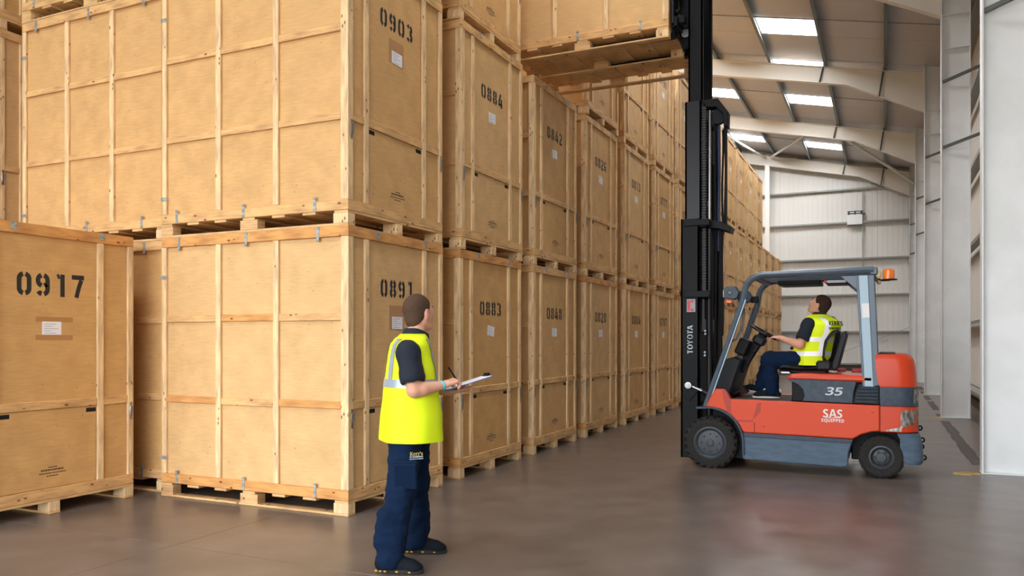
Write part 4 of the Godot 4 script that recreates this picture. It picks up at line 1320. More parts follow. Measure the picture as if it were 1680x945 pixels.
		part("gusset", mesh_of(func(b: MB): poly(b, [Vector2(0.48, 2.13), Vector2(0.655, 2.13), Vector2(0.655, 1.98), Vector2(0.62, 2.0)], s * 0.56 - 0.01, s * 0.56 + 0.01, 0.002)), M.post_grey, t)
	part("notice_sticker", mesh_of(func(b: MB): b.box(Vector3(0.725, 1.76, 0.5915), Vector3(0.07, 0.15, 0.002), 0.0, Basis(Vector3.BACK, 0.047))), M.letter_white, t)
	for i in 6:
		var z := lerpf(-0.44, 0.44, i / 5.0)
		part("roof_bar", mesh_of(func(b: MB): b.bar(Vector3(-0.42, 2.165, z), Vector3(0.82, 2.195, z), 0.05, 0.03, 0.004)), M.post_grey, t)
	part("roof_cross_bar", mesh_of(func(b: MB): b.box(Vector3(-0.40, 2.15, 0), Vector3(0.07, 0.06, 1.12), 0.01)), M.post_grey, t)
	part("roof_cross_bar", mesh_of(func(b: MB): b.box(Vector3(0.80, 2.175, 0), Vector3(0.08, 0.08, 1.14), 0.012)), M.post_grey, t)
	part("roof_pad", mesh_of(func(b: MB): b.box(Vector3(0.02, 2.105, -0.1), Vector3(0.46, 0.05, 0.5), 0.008)), M.black, t)
	part("roof_pad", mesh_of(func(b: MB): b.box(Vector3(0.46, 2.105, -0.05), Vector3(0.32, 0.05, 0.5), 0.008)), M.black, t)
	part("interior_mirror", mesh_of(func(b: MB): b.box(Vector3(0.42, 2.10, 0.21), Vector3(0.2, 0.03, 0.01), 0.003)), M.letter_silver, t)
	part("warning_sticker", mesh_of(func(b: MB): b.box(Vector3(0.31, 2.10, 0.212), Vector3(0.035, 0.03, 0.01), 0.002)), M.red, t)
	part("grab_handle", mesh_of(func(b: MB):
		b.tube([Vector3(-0.59, 1.88, 0.50), Vector3(-0.53, 1.80, 0.50), Vector3(-0.545, 1.62, 0.50), Vector3(-0.615, 1.46, 0.50), Vector3(-0.67, 1.43, 0.50), Vector3(-0.71, 1.45, 0.50)], 0.012, 8), 50), M.post_grey, t)
	# beacon and lamps
	part("beacon_arm", mesh_of(func(b: MB): b.tube([Vector3(0.82, 2.11, 0.48), Vector3(0.88, 2.075, 0.48), Vector3(0.96, 2.078, 0.48)], 0.008, 6); b.lathe([Vector2(0.075, 0), Vector2(0.08, 0.004), Vector2(0.075, 0.012)], 16, Transform3D(Basis(), Vector3(0.95, 2.078, 0.48)))), M.black, t)
	part("beacon", mesh_of(func(b: MB): b.lathe([Vector2(0.056, 0), Vector2(0.056, 0.085), Vector2(0.05, 0.102), Vector2(0.03, 0.107), Vector2(0, 0.107)], 20, Transform3D(Basis(), Vector3(0.945, 2.091, 0.48))), 40), M.amber, t)
	part("beacon_core", mesh_of(func(b: MB): b.lathe([Vector2(0.022, 0), Vector2(0.022, 0.07), Vector2(0, 0.075)], 12, Transform3D(Basis(), Vector3(0.945, 2.092, 0.48))), 40), M.amber_solid, t)
	for s in [1, -1]:
		part("rear_lamp", mesh_of(func(b: MB): b.ball(Vector3(0.845, 2.14, s * 0.5), Vector3(0.03, 0.045, 0.045)), 60), M.lens, t)
		# headlamp: a six-sided housing on the front post with a round lens, amber lamp beneath
		var cx := -0.665
		var zc: float = s * 0.47
		part("headlamp", mesh_of(func(b: MB):
			poly(b, [Vector2(cx - 0.085, 1.925), Vector2(cx - 0.085, 2.02), Vector2(cx - 0.055, 2.055), Vector2(cx + 0.045, 2.055), Vector2(cx + 0.085, 1.985), Vector2(cx + 0.065, 1.925), Vector2(cx + 0.02, 1.905)], zc - 0.07, zc + 0.07, 0.008)), M.truck_grey, t)
		part("headlamp_hole", mesh_of(func(b: MB): b.lathe([Vector2(0.028, 0), Vector2(0.028, 0.004), Vector2(0.02, 0.006), Vector2(0, 0.006)], 18, Transform3D(Basis(Vector3.RIGHT, PI / 2), Vector3(cx - 0.015, 1.985, zc + 0.069)))), M.black_gloss, t)
		part("headlamp_lens", mesh_of(func(b: MB): b.box(Vector3(cx - 0.088, 1.975, zc), Vector3(0.012, 0.085, 0.12), 0.004)), M.lens, t)
		part("turn_lamp", mesh_of(func(b: MB): b.box(Vector3(cx - 0.03, 1.885, zc), Vector3(0.07, 0.04, 0.1), 0.008)), M.amber_solid, t)
		part("lamp_bracket", mesh_of(func(b: MB): b.box(Vector3(cx + 0.11, 1.95, zc + s * 0.03), Vector3(0.09, 0.08, 0.04), 0.006)), M.black, t)
	# dashboard, column, wheel
	part("cowl", mesh_of(func(b: MB):
		poly(b, [Vector2(-0.90, 0.78), Vector2(-0.88, 1.0), Vector2(-0.79, 1.22), Vector2(-0.66, 1.26), Vector2(-0.585, 1.22), Vector2(-0.62, 1.12), Vector2(-0.73, 0.78)], -0.5, 0.32, 0.02), 30), M.dark_plastic, t)
	part("instrument_box", mesh_of(func(b: MB): b.box(Vector3(-0.59, 1.37, 0.16), Vector3(0.13, 0.19, 0.2), 0.015, Basis(Vector3.BACK, -0.4))), M.black, t)
	part("column_stem", mesh_of(func(b: MB):
		b.bar(Vector3(-0.66, 1.08, 0), Vector3(-0.43, 1.45, 0), 0.09, 0.10, 0.012)
		b.bar(Vector3(-0.60, 1.10, 0.08), Vector3(-0.49, 1.30, 0.08), 0.03, 0.03, 0.004)), M.black, t)
	part("column_cover", mesh_of(func(b: MB): b.box(Vector3(-0.43, 1.445, 0.0), Vector3(0.15, 0.12, 0.15), 0.03, Basis(Vector3.BACK, -0.52))), M.dark_plastic, t)
	var wheel_c := Vector3(-0.375, 1.535, 0)
	var wn := Basis(Vector3.BACK, -0.53)
	var wh := Node3D.new(); wh.name = "steering_wheel"; t.add_child(wh, true)
	part("ring", mesh_of(func(b: MB):
		var ring := []
		for k in 36: ring.append(wheel_c + wn * Vector3(cos(TAU * k / 36) * 0.175, 0, sin(TAU * k / 36) * 0.175))
		b.tube(ring, 0.014, 8, true), 60), M.black_gloss, wh)
	part("hub", mesh_of(func(b: MB): b.lathe([Vector2(0.05, -0.05), Vector2(0.055, -0.02), Vector2(0.04, 0.0), Vector2(0, 0.004)], 16, Transform3D(wn, wheel_c)), 40), M.black, wh)
	for k in 3:
		var a := TAU * k / 3 + 0.5
		part("spoke", mesh_of(func(b: MB): b.bar(wheel_c + wn * Vector3(cos(a) * 0.03, -0.01, sin(a) * 0.03), wheel_c + wn * Vector3(cos(a) * 0.17, 0, sin(a) * 0.17), 0.03, 0.012, 0.003)), M.black, wh)
	# seat
	var seat := Node3D.new(); seat.name = "seat"; t.add_child(seat, true)
	part("suspension", mesh_of(func(b: MB): b.box(Vector3(0.12, 1.10, 0), Vector3(0.4, 0.06, 0.42), 0.015)), M.black, seat)
	part("cushion", mesh_of(func(b: MB):
		poly(b, [Vector2(-0.185, 1.10), Vector2(-0.19, 1.135), Vector2(-0.15, 1.165), Vector2(0.02, 1.15), Vector2(0.28, 1.16), Vector2(0.33, 1.20), Vector2(0.36, 1.12), Vector2(0.3, 1.10)], -0.24, 0.24, 0.025), 30), M.seat, seat)
	part("back_cushion", mesh_of(func(b: MB):
		poly(b, [Vector2(0.26, 1.25), Vector2(0.265, 1.34), Vector2(0.295, 1.46), Vector2(0.36, 1.545), Vector2(0.43, 1.57), Vector2(0.455, 1.54), Vector2(0.40, 1.25), Vector2(0.35, 1.17), Vector2(0.29, 1.19)], -0.225, 0.225, 0.04), 40), M.seat, seat)
	part("back_shell", mesh_of(func(b: MB):
		poly(b, [Vector2(0.365, 1.15), Vector2(0.475, 1.53), Vector2(0.515, 1.55), Vector2(0.53, 1.51), Vector2(0.44, 1.15), Vector2(0.40, 1.10)], -0.21, 0.21, 0.012), 30), M.dark_plastic, seat)
	part("hip_bolster", mesh_of(func(b: MB): b.box(Vector3(0.29, 1.165, 0.24), Vector3(0.16, 0.11, 0.05), 0.025)), M.dark_plastic, seat)
	part("lever", mesh_of(func(b: MB): b.tube([Vector3(-0.12, 1.12, -0.3), Vector3(-0.1, 1.33, -0.3)], 0.008, 6); b.ball(Vector3(-0.1, 1.35, -0.3), Vector3(0.02, 0.02, 0.02)), 50), M.black, seat)
	build_mast(t)

func build_mast(t: Node3D) -> void:
	# three nested pairs of rails, raised; cylinders, chains and hoses between them
	var mast := Node3D.new(); mast.name = "mast"; t.add_child(mast, true)
	var stages := [[0.08, 2.86, 0.43, -1.255, 0.215, 0.075], [1.55, 4.25, 0.345, -1.225, 0.19, 0.07], [3.1, 5.95, 0.265, -1.205, 0.17, 0.065]]
	for i in 3:
		var q: Array = stages[i]
		for s in [1, -1]:
			part("mast_rail", mesh_of(func(b: MB):
				var w: float = q[4]
				var d: float = q[5]
				var z: float = s * q[2]
				var x: float = q[3]
				var y: float = (q[0] + q[1]) * 0.5
				var h: float = q[1] - q[0]
				b.box(Vector3(x + w / 2, y, z + s * (d / 2 - 0.009)), Vector3(w, h, 0.018), 0.003)
				b.box(Vector3(x + 0.012, y, z), Vector3(0.024, h, d), 0.003)
				b.box(Vector3(x + w - 0.012, y, z), Vector3(0.024, h, d), 0.003)), M.mast if i != 1 else M.mast2, mast)
	for q in [[0.30, 0.12, 0.43, 0.16, -1.06], [1.98, 0.09, 0.43, 0.06, -1.03], [2.80, 0.09, 0.46, 0.12, -1.02], [4.14, 0.16, 0.37, 0.10, -1.05], [5.8, 0.12, 0.28, 0.08, -1.05]]:
		part("cross_member", mesh_of(func(b: MB):
			b.box(Vector3(q[4], q[0], 0), Vector3(q[3], q[1], q[2] * 2), 0.008)), M.mast, mast)
	# brackets round the near rail
	for y in [1.98, 2.81]:
		for s in [1, -1]:
			part("bracket", mesh_of(func(b: MB): b.box(Vector3(-1.07, y, s * 0.455), Vector3(0.30, 0.075, 0.06), 0.006)), M.mast, mast)
	part("hose_guard", mesh_of(func(b: MB):
		poly(b, [Vector2(-1.0, 2.86), Vector2(-0.82, 2.83), Vector2(-0.70, 2.76), Vector2(-0.71, 2.69), Vector2(-0.84, 2.74), Vector2(-1.0, 2.76)], 0.12, 0.36, 0.008)), M.mast, mast)
	part("pulley_head", mesh_of(func(b: MB):
		poly(b, [Vector2(-1.06, 4.27), Vector2(-0.86, 4.27), Vector2(-0.74, 4.10), Vector2(-0.745, 3.93), Vector2(-0.79, 3.93), Vector2(-0.80, 4.08), Vector2(-0.88, 4.17), Vector2(-1.06, 4.18)], 0.16, 0.32, 0.008)), M.mast, mast)
	part("pulley", mesh_of(func(b: MB): b.lathe([Vector2(0.09, -0.03), Vector2(0.07, -0.01), Vector2(0.07, 0.01), Vector2(0.09, 0.03)], 20, Transform3D(Basis(Vector3.RIGHT, PI / 2), Vector3(-0.86, 4.07, 0.24)))), M.black, mast)
	for s in [1, -1]:
		part("lift_cylinder", mesh_of(func(b: MB): b.tube([Vector3(-0.955, 0.2, s * 0.30), Vector3(-0.955, 2.78, s * 0.30)], 0.042, 14), 40), M.mast2, mast)
		part("cylinder_rod", mesh_of(func(b: MB): b.tube([Vector3(-0.955, 2.78, s * 0.30), Vector3(-0.955, 4.14, s * 0.30)], 0.02, 12), 40), M.chrome, mast)
		part("lift_cylinder", mesh_of(func(b: MB): b.tube([Vector3(-1.01, 1.7, s * 0.17), Vector3(-1.01, 3.6, s * 0.17)], 0.03, 12), 40), M.black, mast)
		# leaf chain, each link a block
		part("chain", mesh_of(func(b: MB):
			var y := 2.0
			while y < 4.15:
				b.box(Vector3(-1.0, y, s * 0.385), Vector3(0.055, 0.018, 0.024), 0.003)
				y += 0.032
			b.box(Vector3(-1.0, 3.07, s * 0.385), Vector3(0.03, 2.2, 0.012))), M.chain, mast)
		part("tilt_cylinder", mesh_of(func(b: MB): b.tube([Vector3(-1.0, 0.865, s * 0.5), Vector3(-0.72, 0.72, s * 0.5)], 0.035, 12), 40), M.mast2, mast)
		part("tilt_rod", mesh_of(func(b: MB): b.tube([Vector3(-1.15, 0.925, s * 0.5), Vector3(-0.98, 0.855, s * 0.5)], 0.018, 12), 40), M.chrome, mast)
		part("pin_boss", mesh_of(func(b: MB):
			b.lathe([Vector2(0.04, -0.03), Vector2(0.044, 0.02), Vector2(0.038, 0.035), Vector2(0.02, 0.036), Vector2(0.018, 0.045), Vector2(0, 0.045)], 20, Transform3D(Basis(Vector3.RIGHT, PI / 2 * s), Vector3(-1.155, 0.925, s * 0.505))), 40), M.steel, mast)
		part("tilt_lug", mesh_of(func(b: MB): poly(b, [Vector2(-1.23, 0.98), Vector2(-1.06, 1.0), Vector2(-1.05, 0.86), Vector2(-1.15, 0.74), Vector2(-1.23, 0.80)], s * 0.475 - 0.012, s * 0.475 + 0.012, 0.003)), M.mast, mast)
	var hoses := [[-0.90, 0.24, 0.9, 4.05, 0.013, "black"], [-0.87, 0.19, 2.5, 4.0, 0.016, "hose_blue"], [-0.83, 0.27, 1.2, 2.75, 0.012, "black"], [-0.79, 0.22, 2.75, 3.95, 0.011, "black"], [-0.84, 0.10, 2.75, 3.95, 0.012, "black"], [-0.93, 0.36, 0.7, 2.7, 0.011, "black"], [-0.80, 0.31, 1.5, 2.72, 0.009, "black"]]
	for q in hoses:
		part("hose", mesh_of(func(b: MB):
			var p := []
			for i in 14:
				var u := i / 13.0
				p.append(Vector3(q[0] + 0.006 * sin(u * PI * 2.2 + q[1] * 20.0), lerpf(q[2], q[3], u), q[1] + 0.006 * sin(u * 5.0)))
			b.tube(p, q[4], 7), 60), M[q[5]], mast)
	for q in [[1.52, 0.40], [1.27, 0.42], [3.05, 0.22]]:
		for d in [0.0, 0.035]:
			part("hose_clip", mesh_of(func(b: MB): b.ball(Vector3(-0.985, q[0] + d, q[1]), Vector3(0.014, 0.014, 0.02), 8), 60), M.letter_silver, mast)
	part("side_stay", mesh_of(func(b: MB): b.box(Vector3(-0.77, 3.36, 0.25), Vector3(0.02, 1.25, 0.03), 0.004)), M.mast, mast)
	# lettering and stickers on the near rail
	var nm := part("mast_lettering", text_mesh("TOYOTA", 0.062, 0.002), M.letter_silver, mast, Vector3(-1.145, 1.455, 0.4687))
	nm.rotation_degrees.z = 90
	var ni := part("mast_lettering", text_mesh("TOYOTA", 0.054, 0.002, false), M.mast, mast, Vector3(-1.145, 1.455, 0.4697))
	ni.rotation_degrees.z = 90
	part("warning_sticker", mesh_of(func(b: MB):
		b.box(Vector3(-1.16, 1.85, 0.468), Vector3(0.035, 0.12, 0.002)); b.box(Vector3(-1.12, 1.90, 0.468), Vector3(0.03, 0.03, 0.002)); b.box(Vector3(-1.12, 1.80, 0.468), Vector3(0.03, 0.03, 0.002))), M.red, mast)
	part("warning_sticker", mesh_of(func(b: MB):
		b.box(Vector3(-1.135, 1.85, 0.4675), Vector3(0.10, 0.15, 0.0015))), M.print, mast)
	# carriage, load guard and forks
	var car := Node3D.new(); car.name = "carriage"; t.add_child(car, true)
	for s in [1, -1]:
		part("carriage_plate", mesh_of(func(b: MB): poly(b, [Vector2(-1.20, 4.98), Vector2(-1.20, 5.75), Vector2(-1.29, 5.75), Vector2(-1.325, 5.55), Vector2(-1.325, 5.06), Vector2(-1.28, 4.90)], s * 0.225 - 0.02, s * 0.225 + 0.02, 0.004)), M.mast, car)
		part("roller", mesh_of(func(b: MB): b.lathe([Vector2(0.05, -0.025), Vector2(0.055, 0), Vector2(0.05, 0.025)], 18, Transform3D(Basis(Vector3.RIGHT, PI / 2), Vector3(-1.24, 5.1, s * 0.26)))), M.steel, car)
		var fz: float = s * 0.36 + 0.01
		part("fork", mesh_of(func(b: MB):
			poly(b, [Vector2(-1.325, 5.72), Vector2(-1.365, 5.72), Vector2(-1.37, 5.075), Vector2(-2.40, 5.068), Vector2(-2.42, 5.060), Vector2(-2.40, 5.052), Vector2(-1.37, 5.032), Vector2(-1.33, 5.045)], fz - 0.06, fz + 0.06, 0.004)), M.black, car)
	for y in [5.16, 5.62]:
		part("carriage_bar", mesh_of(func(b: MB): b.box(Vector3(-1.30, y, 0), Vector3(0.05, 0.11, 1.1), 0.006)), M.mast, car)
	for i in 6:
		part("guard_bar", mesh_of(func(b: MB): b.box(Vector3(-1.33, 5.6, lerpf(-0.54, 0.54, i / 5.0)), Vector3(0.03, 1.0, 0.04), 0.005)), M.mast2, car)
	for y in [6.08, 5.12]:
		part("guard_rail", mesh_of(func(b: MB): b.box(Vector3(-1.33, y, 0), Vector3(0.034, 0.05, 1.12), 0.005)), M.mast2, car)
	part("side_shift_block", mesh_of(func(b: MB): b.box(Vector3(-1.265, 5.2, 0.42), Vector3(0.12, 0.1, 0.12), 0.012); b.ball(Vector3(-1.30, 5.30, 0.45), Vector3(0.03, 0.03, 0.03), 10); b.ball(Vector3(-1.21, 5.12, 0.42), Vector3(0.03, 0.03, 0.03), 10)), M.black, car)

# ------------------------------------------------------------------ people
# local frame of a person: +x roughly forwards, y up, +z the person's right
class Torso:                 # rings of a garment: rows of [y, centre x, front-back radius, side radius, extra at the back]
	var rows: Array
	var fwd: Vector3
	var right: Vector3
	var cz := 0.0
	var fold := 0.0
	var folds := 7.0
	var hem := 0.0
	func at(y: float) -> Array:
		var r := []
		for i in rows.size() - 1:
			if y <= rows[i + 1][0] or i == rows.size() - 2:
				var t := clampf((y - rows[i][0]) / (rows[i + 1][0] - rows[i][0]), 0.0, 1.0)
				t = t * t * (3.0 - 2.0 * t) * 0.5 + t * 0.5
				for k in 5: r.append(lerpf(rows[i][k], rows[i + 1][k], t))
				return r
		return rows[0]
	func point(a: float, y: float, off := 0.0) -> Vector3:      # a = 0 in front, PI/2 on the right
		var r := at(y)
		var c := cos(a)
		var s := sin(a)
		var e := 0.84
		var u := signf(c) * pow(absf(c), e)
		var v := signf(s) * pow(absf(s), e)
		var rf: float = r[2] + off + (r[4] * (-c) if c < 0.0 else 0.0)
		var low := clampf((rows[0][0] + 0.42 - y) / 0.42, 0.0, 1.0)
		var w := 1.0 + fold * low * sin(a * folds + 0.8 + y * 3.0) + fold * 0.35 * sin(a * 3.0 + y * 19.0)
		return Vector3(r[1], y, cz) + (fwd * (u * rf) + right * (v * (r[3] + off))) * w
	func shell(y0: float, y1: float, off: float, steps: int, seg := 64, open := false) -> ArrayMesh:
		var b := MB.new()
		var rings := []
		for i in steps + 1:
			var ring := PackedVector3Array()
			for k in seg: ring.append(point(-TAU * k / seg, lerpf(y0, y1, float(i) / steps), off))
			rings.append(ring)
		if open:                     # a turned-in hem instead of a lid
			var ins := PackedVector3Array()
			var ins2 := PackedVector3Array()
			for k in seg:
				ins.append(point(-TAU * k / seg, y0 + 0.002, off - 0.012))
				ins2.append(point(-TAU * k / seg, y0 + 0.12, off - 0.012))
			rings.push_front(ins); rings.push_front(ins2)
		b.loft(rings, not open, true)
		return b.commit(60)
	func strap(s: float, w: float, y0: float, y1: float, off: float) -> ArrayMesh:     # over the shoulder, at the sideways place s
		var b := MB.new()
		var path := []
		var n := 22
		for i in n + 1: path.append([lerpf(y0, y1, float(i) / n), true])
		for i in n + 1: path.append([lerpf(y1, y0, float(i) / n), false])
		var edge := []
		for q in path:
			var pair := []
			for d in [-w / 2, w / 2]:
				var r := at(q[0])
				var v := clampf(absf(s + d) / (r[3] + off), 0.0, 0.97)
				var a := asin(pow(v, 1.0 / 0.84)) * signf(s + d)
				if not q[1]: a = PI - a
				pair.append(point(a, q[0], off))
			edge.append(pair)
		for i in edge.size() - 1:
			var p: Array = edge[i]
			var q: Array = edge[i + 1]
			b.quad(p[0], p[1], q[1], q[0])
		return b.commit(60)

func hand(f: Field, w: Vector3, fw: Vector3, pn: Vector3, th: Vector3, curl: Array, thumb := 0.5) -> void:
	# w wrist, fw towards the fingers, pn out of the palm, th towards the thumb side
	f.cap(w - fw * 0.03, w + fw * 0.02, 0.026, 0.026, 0.02)
	var len := [0.072, 0.08, 0.074, 0.058]
	for i in 4:
		var side := 0.030 - 0.0205 * i
		var k := w + fw * (0.088 - 0.004 * absf(i - 1.2)) + th * side
		f.cap(w + fw * 0.015 + th * side * 0.6, k, 0.016, 0.0125, 0.012)
		var d := fw
		var p := k
		var L: float = len[i]
		var a := 0.0
		for j in 3:
			a += curl[i] * [0.9, 1.1, 0.7][j]
			d = (fw * cos(a) + pn * sin(a)).normalized()
			var q: Vector3 = p + d * L * [0.46, 0.31, 0.25][j]
			f.cap(p, q, 0.0098 - 0.0009 * j, 0.0094 - 0.001 * j, 0.004)
			p = q
	var t0 := w + fw * 0.03 + th * 0.022 + pn * 0.006
	var t1 := t0 + (fw * 0.6 + th * 0.75 + pn * thumb * 0.5).normalized() * 0.042
	var t2 := t1 + (fw * 0.85 + th * (0.45 - thumb * 0.5) + pn * thumb).normalized() * 0.034
	var t3 := t2 + (fw * 0.9 + th * (0.1 - thumb * 0.5) + pn * thumb).normalized() * 0.026
	f.cap(t0, t1, 0.017, 0.0125, 0.014)
	f.cap(t1, t2, 0.0115, 0.0105, 0.005)
	f.cap(t2, t3, 0.0105, 0.0085, 0.004)

func head_field() -> Field:       # x forwards, y up, z right, centre between the ears
	var f := Field.new(Vector3(-0.13, -0.17, -0.11), Vector3(0.15, 0.16, 0.11), 0.0042)
	f.ell(Vector3(-0.012, 0.035, 0), Vector3(0.098, 0.092, 0.077), 0.01)
	f.ell(Vector3(0.03, -0.02, 0), Vector3(0.068, 0.085, 0.064), 0.03)
	f.ell(Vector3(0.045, -0.082, 0), Vector3(0.045, 0.035, 0.044), 0.03)
	f.ell(Vector3(0.078, -0.098, 0), Vector3(0.018, 0.016, 0.02), 0.02)
	f.cap(Vector3(0.082, 0.028, -0.03), Vector3(0.082, 0.028, 0.03), 0.014, 0.014, 0.02)
	f.cap(Vector3(0.088, 0.02, 0), Vector3(0.112, -0.022, 0), 0.009, 0.013, 0.014)
	for s in [-1, 1]:
		f.ell(Vector3(0.1, -0.028, s * 0.012), Vector3(0.012, 0.009, 0.009), 0.008)
		f.ell(Vector3(0.062, -0.012, s * 0.04), Vector3(0.025, 0.022, 0.022), 0.02)
		f.ell(Vector3(0.098, 0.012, s * 0.031), Vector3(0.014, 0.011, 0.016), 0.004, true)
		f.ell(Vector3(-0.008, -0.006, s * 0.076), Vector3(0.019, 0.033, 0.011), 0.006)
		f.ell(Vector3(-0.002, 0.0, s * 0.089), Vector3(0.009, 0.018, 0.006), 0.004, true)
		f.cap(Vector3(-0.012, -0.05, s * 0.05), Vector3(0.05, -0.088, s * 0.036), 0.02, 0.016, 0.02)
	f.cap(Vector3(0.094, -0.056, -0.02), Vector3(0.094, -0.056, 0.02), 0.0085, 0.0085, 0.008)
	f.cap(Vector3(0.104, -0.0555, -0.022), Vector3(0.104, -0.0555, 0.022), 0.002, 0.002, 0.002, true)
	f.cap(Vector3(-0.03, -0.04, 0), Vector3(-0.045, -0.15, 0), 0.056, 0.058, 0.03)
	return f

func hair_field() -> Field:
	var f := Field.new(Vector3(-0.13, -0.13, -0.11), Vector3(0.13, 0.16, 0.11), 0.005)
	f.ell(Vector3(-0.016, 0.037, 0), Vector3(0.104, 0.096, 0.0805), 0.01)
	f.ell(Vector3(-0.05, -0.035, 0), Vector3(0.058, 0.06, 0.066), 0.03)
	f.keep(Vector3(0.055, 0.06, 0), Vector3(0.86, -0.5, 0).normalized())
	f.keep(Vector3(0.0, -0.012, 0), Vector3(0.62, -0.78, 0).normalized())
	f.keep(Vector3(0, -0.082, 0), Vector3.DOWN)
	for s in [-1, 1]: f.ell(Vector3(0.0, -0.008, s * 0.085), Vector3(0.024, 0.036, 0.03), 0.004, true)
	return f

func basis_from(fw: Vector3, up: Vector3) -> Basis:
	var x := fw.normalized()
	var z := x.cross(up).normalized()
	return Basis(x, z.cross(x), z)

func make_person(o: Node3D, J: Dictionary, T: Torso, look: Dictionary) -> void:
	var hb: Basis = J.head_basis
	var hx := Transform3D(hb, J.head)
	# the body: one continuous skin under the clothes
	var sk := Shell.new()
	var lo := Vector3(-0.6, -0.02, -0.5)
	var f := Field.new(lo, Vector3(0.85, J.neck.y + 0.06, 0.5), 0.016)
	f.cap(J.pelvis, J.chest, 0.115, 0.115, 0.05)
	for s in ["r", "l"]:
		f.cap(J["hip_" + s], J["knee_" + s], 0.075, 0.055, 0.04)
		f.cap(J["knee_" + s], J["ankle_" + s], 0.054, 0.036, 0.03)
		f.cap(J["ankle_" + s] + Vector3(0, -0.03, 0), J["ankle_" + s] + J["toe_" + s] * 0.14 + Vector3(0, -0.05, 0), 0.034, 0.026, 0.02)
		f.cap(J.chest.lerp(J["sh_" + s], 0.4), J["sh_" + s], 0.09, 0.055, 0.05)
		f.cap(J["sh_" + s], J["elbow_" + s], 0.052, 0.042, 0.03)
	f.cap(J.chest, J.neck, 0.09, 0.055, 0.05)
	f.hull(sk)
	for s in ["r", "l"]:
		var e: Vector3 = J["elbow_" + s]
		var w: Vector3 = J["wrist_" + s]
		var mid: Vector3 = J["sh_" + s].lerp(e, 0.55)
		var g := Field.new(mid.min(e.min(w)) - Vector3.ONE * 0.09, mid.max(e.max(w)) + Vector3.ONE * 0.09, 0.007)
		g.cap(mid, e, 0.047, 0.044, 0.02)
		g.cap(e, e.lerp(w, 0.3), 0.043, 0.045, 0.025)
		g.cap(e.lerp(w, 0.3), w, 0.045, 0.027, 0.02)
		g.hull(sk)
		var H: Dictionary = J["hand_" + s]
		var hf := Field.new(w - Vector3.ONE * 0.06, w + Vector3.ONE * 0.06 + H.f.max(Vector3.ZERO) * 0.16, 0.0034)
		hf = Field.new((w + H.f * 0.09) - Vector3.ONE * 0.125, (w + H.f * 0.09) + Vector3.ONE * 0.125, 0.0036)
		hand(hf, w, H.f, H.p, H.t, H.curl, H.thumb)
		hf.hull(sk)
	var hd := head_field()
	hd.hull(sk, hx)
	var nk := Field.new(J.neck - Vector3(0.14, 0.14, 0.14), J.head + Vector3(0.12, 0.05, 0.12), 0.008)
	nk.cap(J.neck + Vector3(-0.005, -0.05, 0), hx * Vector3(-0.025, -0.06, 0), 0.064, 0.056, 0.02)
	nk.hull(sk)
	part("body", sk.commit(), M.skin, o)
	var hr := Shell.new()
	hair_field().hull(hr, hx, 0.003, 90.0)
	part("hair", hr.commit(), look.hair, o)
	for s in [-1, 1]:
		var eye := part("eye", mesh_of(func(b: MB): b.ball(hx * Vector3(0.085, 0.011, s * 0.031), Vector3.ONE * 0.0125, 12), 70), M.eye, o)
		part("iris", mesh_of(func(b: MB): b.ball(hx * Vector3(0.0945, 0.012, s * 0.0315), Vector3.ONE * 0.0052, 8), 70), M.iris, eye)
		part("eyebrow", mesh_of(func(b: MB): b.tube([hx * Vector3(0.094, 0.034, s * 0.014), hx * Vector3(0.097, 0.04, s * 0.03), hx * Vector3(0.084, 0.036, s * 0.049)], 0.004, 6), 60), M.hair, o)
	part("lips", mesh_of(func(b: MB): b.tube([hx * Vector3(0.093, -0.0555, -0.022), hx * Vector3(0.102, -0.052, -0.008), hx * Vector3(0.102, -0.052, 0.008), hx * Vector3(0.093, -0.0555, 0.022)], [0.002, 0.0036, 0.0036, 0.002], 6), 60), M.lip, o)
	# shirt: sleeves, yoke and collar
	var sh := Shell.new()
	var ss := Field.new(Vector3(-0.5, J.chest.y - 0.25, -0.5), Vector3(0.5, J.neck.y + 0.08, 0.5), 0.011)
	for s in ["r", "l"]:
		var hem: Vector3 = J["sh_" + s].lerp(J["elbow_" + s], look.sleeve)
		ss.cap(J["sh_" + s] + Vector3(0, -0.015, 0), hem, 0.07, look.cuff, 0.03)
		ss.cap(J.chest.lerp(J["sh_" + s], 0.35) + Vector3(0, 0.0, 0), J["sh_" + s] + Vector3(0, -0.015, 0), 0.085, 0.066, 0.05)
	ss.cap(J.chest, J.neck + Vector3(0, -0.05, 0), 0.11, 0.07, 0.05)
	for s in ["r", "l"]:
		var hem: Vector3 = J["sh_" + s].lerp(J["elbow_" + s], look.sleeve)
		var dir: Vector3 = (J["elbow_" + s] - J["sh_" + s]).normalized()
		# cut the sleeve square at its hem, only near the arm
		ss.cap(hem + dir * 0.075, hem + dir * 0.2, 0.075, 0.09, 0.001, true)
	ss.hull(sh, Transform3D(), 0.004, 9.0, 5)
	part("polo_shirt", sh.commit(), M.navy, o)
	part("collar", mesh_of(func(b: MB):
		var rings := []
		var up: Vector3 = (J.head - J.neck).normalized()
		for q in [[0.088, -0.055], [0.086, -0.01], [0.077, 0.034], [0.071, 0.040], [0.066, 0.01]]:
			var ring := PackedVector3Array()
			for k in 28:
				var a := -TAU * k / 28
				var d := T.fwd * cos(a) + T.right * sin(a)
				var dip := -0.035 * maxf(0.0, cos(a))
				ring.append(J.neck + Vector3(0, 0.005 + dip, 0) + up * q[1] + d * q[0] * (1.0 + 0.08 * absf(cos(a))))
			rings.append(ring)
		b.loft(rings, false, false), 50), M.navy, o)
	# trousers
	var tr := Shell.new()
	var tf := Field.new(Vector3(-0.4, 0.0, -0.45), Vector3(0.85, J.pelvis.y + 0.22, 0.45), 0.0105)
